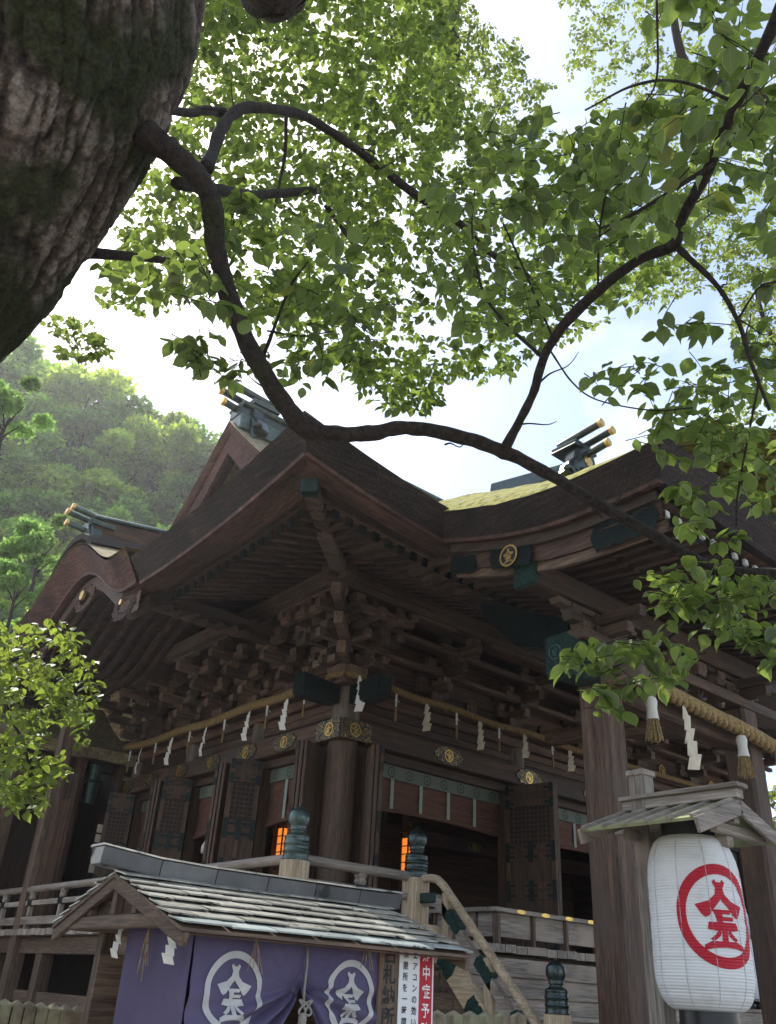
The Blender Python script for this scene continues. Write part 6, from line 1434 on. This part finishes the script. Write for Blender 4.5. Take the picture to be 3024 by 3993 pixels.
far_tree('pale sunlit broad-leaved tree high behind the dark near leaves', [([(2190, -120), (2700, -120), (2760, 300), (2600, 600), (2420, 640), (2330, 420), (2210, 310), (2240, 120)], 260), ([(2500, 500), (3080, 300), (3080, 700), (2850, 900), (2600, 800)], 190), ([(2380, 800), (2820, 760), (2880, 950), (2780, 1100), (2560, 1200), (2380, 1150)], 220)], 15, 19, .115,
         [[(3060, 420, 14, 50), (2880, 330, 14, 46), (2700, 280, 14, 40), (2640, 150, 14, 32), (2600, -150, 14, 24)], [(2980, 500, 14, 40), (2940, 380, 14, 40)], [(2420, 560, 16, 10), (2550, 560, 16, 14), (2700, 480, 16, 18)]])
far_tree('pale sunlit broad-leaved tree low beside the porch roof corner', [([(2840, 950), (3080, 830), (3080, 1500), (2900, 1400), (2820, 1200)], 230), ([(2640, 1480), (2900, 1380), (3080, 1420), (3080, 1780), (2850, 1700)], 70)], 15, 19, .115, [[(3100, 1500, 16, 24), (2980, 1250, 16, 18), (2930, 1050, 16, 10)]])
far_tree('bright green bush beyond the porch, at the edge of the picture', [([(2960, 3080), (3100, 3050), (3100, 3600), (3000, 3560)], 90)], 26, 28, .2, [[(3060, 3900, 27, 20), (3050, 3300, 27, 8)]])
# leafy spray of a young tree beside the corridor
tw3 = []; q = at(-200, 3300, 7); shr = thing('young_tree', (q.x, q.y, 0), 'young tree with glossy bright leaves in front of the shadowy corridor', 'tree')
SH = cat(sprays([(-40, 2430), (120, 2400), (260, 2400), (300, 2500), (390, 2680), (330, 2900), (240, 2820), (130, 2700), (-40, 2700)], 5.6, 6.8, 105, .078, per=(6, 9), wood=tw3),
         sprays([(-40, 2700), (160, 2760), (240, 2960), (260, 3000), (220, 3100), (130, 3160), (60, 3170), (-40, 3120)], 5.6, 6.8, 84, .078, per=(6, 9), wood=tw3))
o = link(bpy.data.objects.new('foliage', leaf_mesh('foliage', *SH, M_leafS)), shr); o['kind'] = 'stuff'
mb = MB()
for p, r_ in tw3: mb.tube(p, [r_ * 1.3, r_, r_ * .5], 4)
mb.obj('twigs', M_bark2, shr)['kind'] = 'stuff'
for b in ([(-300, 3900, 6.6, 60), (-260, 3200, 6.6, 50), (-120, 2700, 6.5, 34), (-40, 2610, 6.4, 24), (60, 2570, 6.3, 18), (130, 2540, 6.3, 10), (220, 2480, 6.3, 6)], [(-120, 2600, 6.4, 20), (0, 2720, 6.3, 17), (60, 2830, 6.3, 14), (100, 2930, 6.2, 12), (112, 3020, 6.2, 7), (110, 3080, 6.2, 4)], [(40, 2580, 6.3, 10), (-10, 2450, 6.3, 7), (-30, 2300, 6.3, 5)], [(130, 2540, 6.3, 8), (210, 2640, 6.2, 6), (300, 2700, 6.2, 4)]): branch(b, 'branch', M_bark2, shr, 9, 6)

# ================================================================== HILLSIDE WOOD
def hill_h(px, py): return 0
rowsH = []
hl = [(-900, 1330), (-300, 1380), (0, 1480), (250, 1530), (420, 1560), (620, 1680), (760, 1830), (900, 1900), (1100, 2000), (1500, 2250), (2200, 2700), (3200, 3200)]
for t in np.linspace(0, 1, 12):
    rr = []
    for px, py in hl:
        y = 3800 - (3800 - py - 90) * t; z = 24 + 46 * t ** 1.1; p = at(px, y, z); rr.append(tuple(p))
    rowsH.append(rr)
M_soil = noisy('forest_floor', [(.3, (.012, .016, .008)), (.7, (.035, .04, .02))], .6, 6, .95, bump=0)
hill = MB().grid(rowsH).obj('hillside', M_soil, None, smooth=True); tag(hill, kind='structure')
def crown_mesh(name, seed, n, m_, flat_=.8):
    r_ = np.random.default_rng(seed); lobes = r_.normal(0, .52, (16, 3)); lobes[:, 2] = np.abs(lobes[:, 2]) * flat_; lr = r_.uniform(.2, .38, 16); lt = r_.uniform(.25, .8, 16)
    P, D, U, S, T = [], [], [], [], []
    for _ in range(n):
        k = r_.integers(16); d = r_.normal(0, 1, 3); d /= np.linalg.norm(d); 
        if d[2] < -.35: d[2] *= -.6
        rad = lr[k] * (r_.random() ** .3); p = lobes[k] + d * rad * np.array((1, 1, .8)); P.append(p); D.append(d * .6 + r_.normal(0, .6, 3)); U.append(d + r_.normal(0, .5, 3) + np.array((0, 0, .6))); S.append(r_.uniform(.075, .15)); T.append(np.clip(lt[k] + r_.normal(0, .18), 0, 1))
    return leaf_mesh(name, np.array(P), np.array(D), np.array(U), np.array(S), np.array(T), m_, 4)
def hm(name, top, tr): return leafmat(name, top, tr, .03, edge=False, var=.6)
HM = [hm('wood_leaf_a', (.10, .20, .030), (.36, .60, .06)), hm('wood_leaf_b', (.16, .24, .032), (.52, .68, .07)), hm('wood_leaf_c', (.07, .16, .034), (.27, .50, .06)), hm('wood_leaf_d', (.09, .17, .05), (.3, .5, .1))]
CR = [crown_mesh('wood_crown%d' % k, 40 + k, 5200, HM[k % 3]) for k in range(6)]
CRB = crown_mesh('wood_crown_bright', 77, 5200, HM[3])
def trunkm():
    mb = MB(); mb.tube([(0, 0, -1.1), (.02, .01, -.6), (-.02, .02, -.2), (.05, 0, .25)], [.07, .055, .045, .02], 7)
    for k in range(5): a = k * 1.3; mb.tube([(0, .01, -.35 + .07 * k), (.2 * math.cos(a), .2 * math.sin(a), -.05 + .07 * k), (.45 * math.cos(a), .45 * math.sin(a), .25 + .05 * k)], [.03, .02, .008], 5)
    return mb.mesh('wood_trunk', M_bark2, smooth=True)
TRM = trunkm()
def top_y(px): return float(np.interp(px, [p[0] for p in hl], [p[1] for p in hl]))
cnt = 0
spots = []
for t in np.linspace(.04, 1, 13):
    z = 26 + 46 * t ** 1.1
    n_ = 8
    for i in range(n_):
        px = -240 + (1240 + 100) * (i + random.uniform(.1, .9)) / n_
        y = 3000 - (3000 - top_y(px) - (130 if px < 450 else 130 - min(100, (px - 450) * .4))) * t + random.uniform(-40, 40)
        if y > 2650: continue
        spots.append((px, y, z + random.uniform(-1.5, 1.5), random.uniform(.85, 1.25)))
for px, y, z, k in spots:
    p = at(px, y, z); s_ = k * 185 * z / FPX
    root = thing('forest_tree', (p.x, p.y, p.z - s_ * 1.1), 'round-crowned evergreen tree in the wood covering the hill behind the shrine', 'tree', 'trees of the hillside wood')
    rz = random.uniform(0, 6.28)
    mw = Matrix.Translation(p) @ Matrix.Rotation(rz, 4, 'Z') @ Matrix.Diagonal((s_, s_, s_ * random.uniform(.8, 1.05), 1))
    inst('crown', CR[cnt % 6], mw, root); inst('trunk', TRM, mw, root); cnt += 1
for (px, y, z, r_, lab) in ((150, 2190, 22, 135, 'bright lime-green round tree low at the foot of the wooded hill'), (20, 1660, 20, 150, 'bright yellow-green tree crown beside the big trunk'), (60, 2330, 20, 120, 'small pale green tree below the lime-green one')):
    p = at(px, y, z); s_ = r_ * z / FPX; root = thing('broadleaf_tree', (p.x, p.y, p.z - s_), lab, 'tree'); mw = Matrix.Translation(p) @ Matrix.Diagonal((s_, s_, s_ * 1.15, 1)); inst('crown', CRB, mw, root); inst('trunk', TRM, mw, root)

# ================================================================== HAZE
m, n, L = mat('thin_haze'); o_ = n('ShaderNodeOutputMaterial'); v = n('ShaderNodeVolumePrincipled'); v.inputs['Color'].default_value = (.95, .97, 1, 1); v.inputs['Density'].default_value = .0009; v.inputs['Anisotropy'].default_value = .6; L(v.outputs[0], o_.inputs['Volume'])
hz = MB().bb(-134, 134, -134, 134, -1.2, 62).obj('haze', m, None); tag(hz, kind='stuff')
scn.cycles.volume_bounces = 0
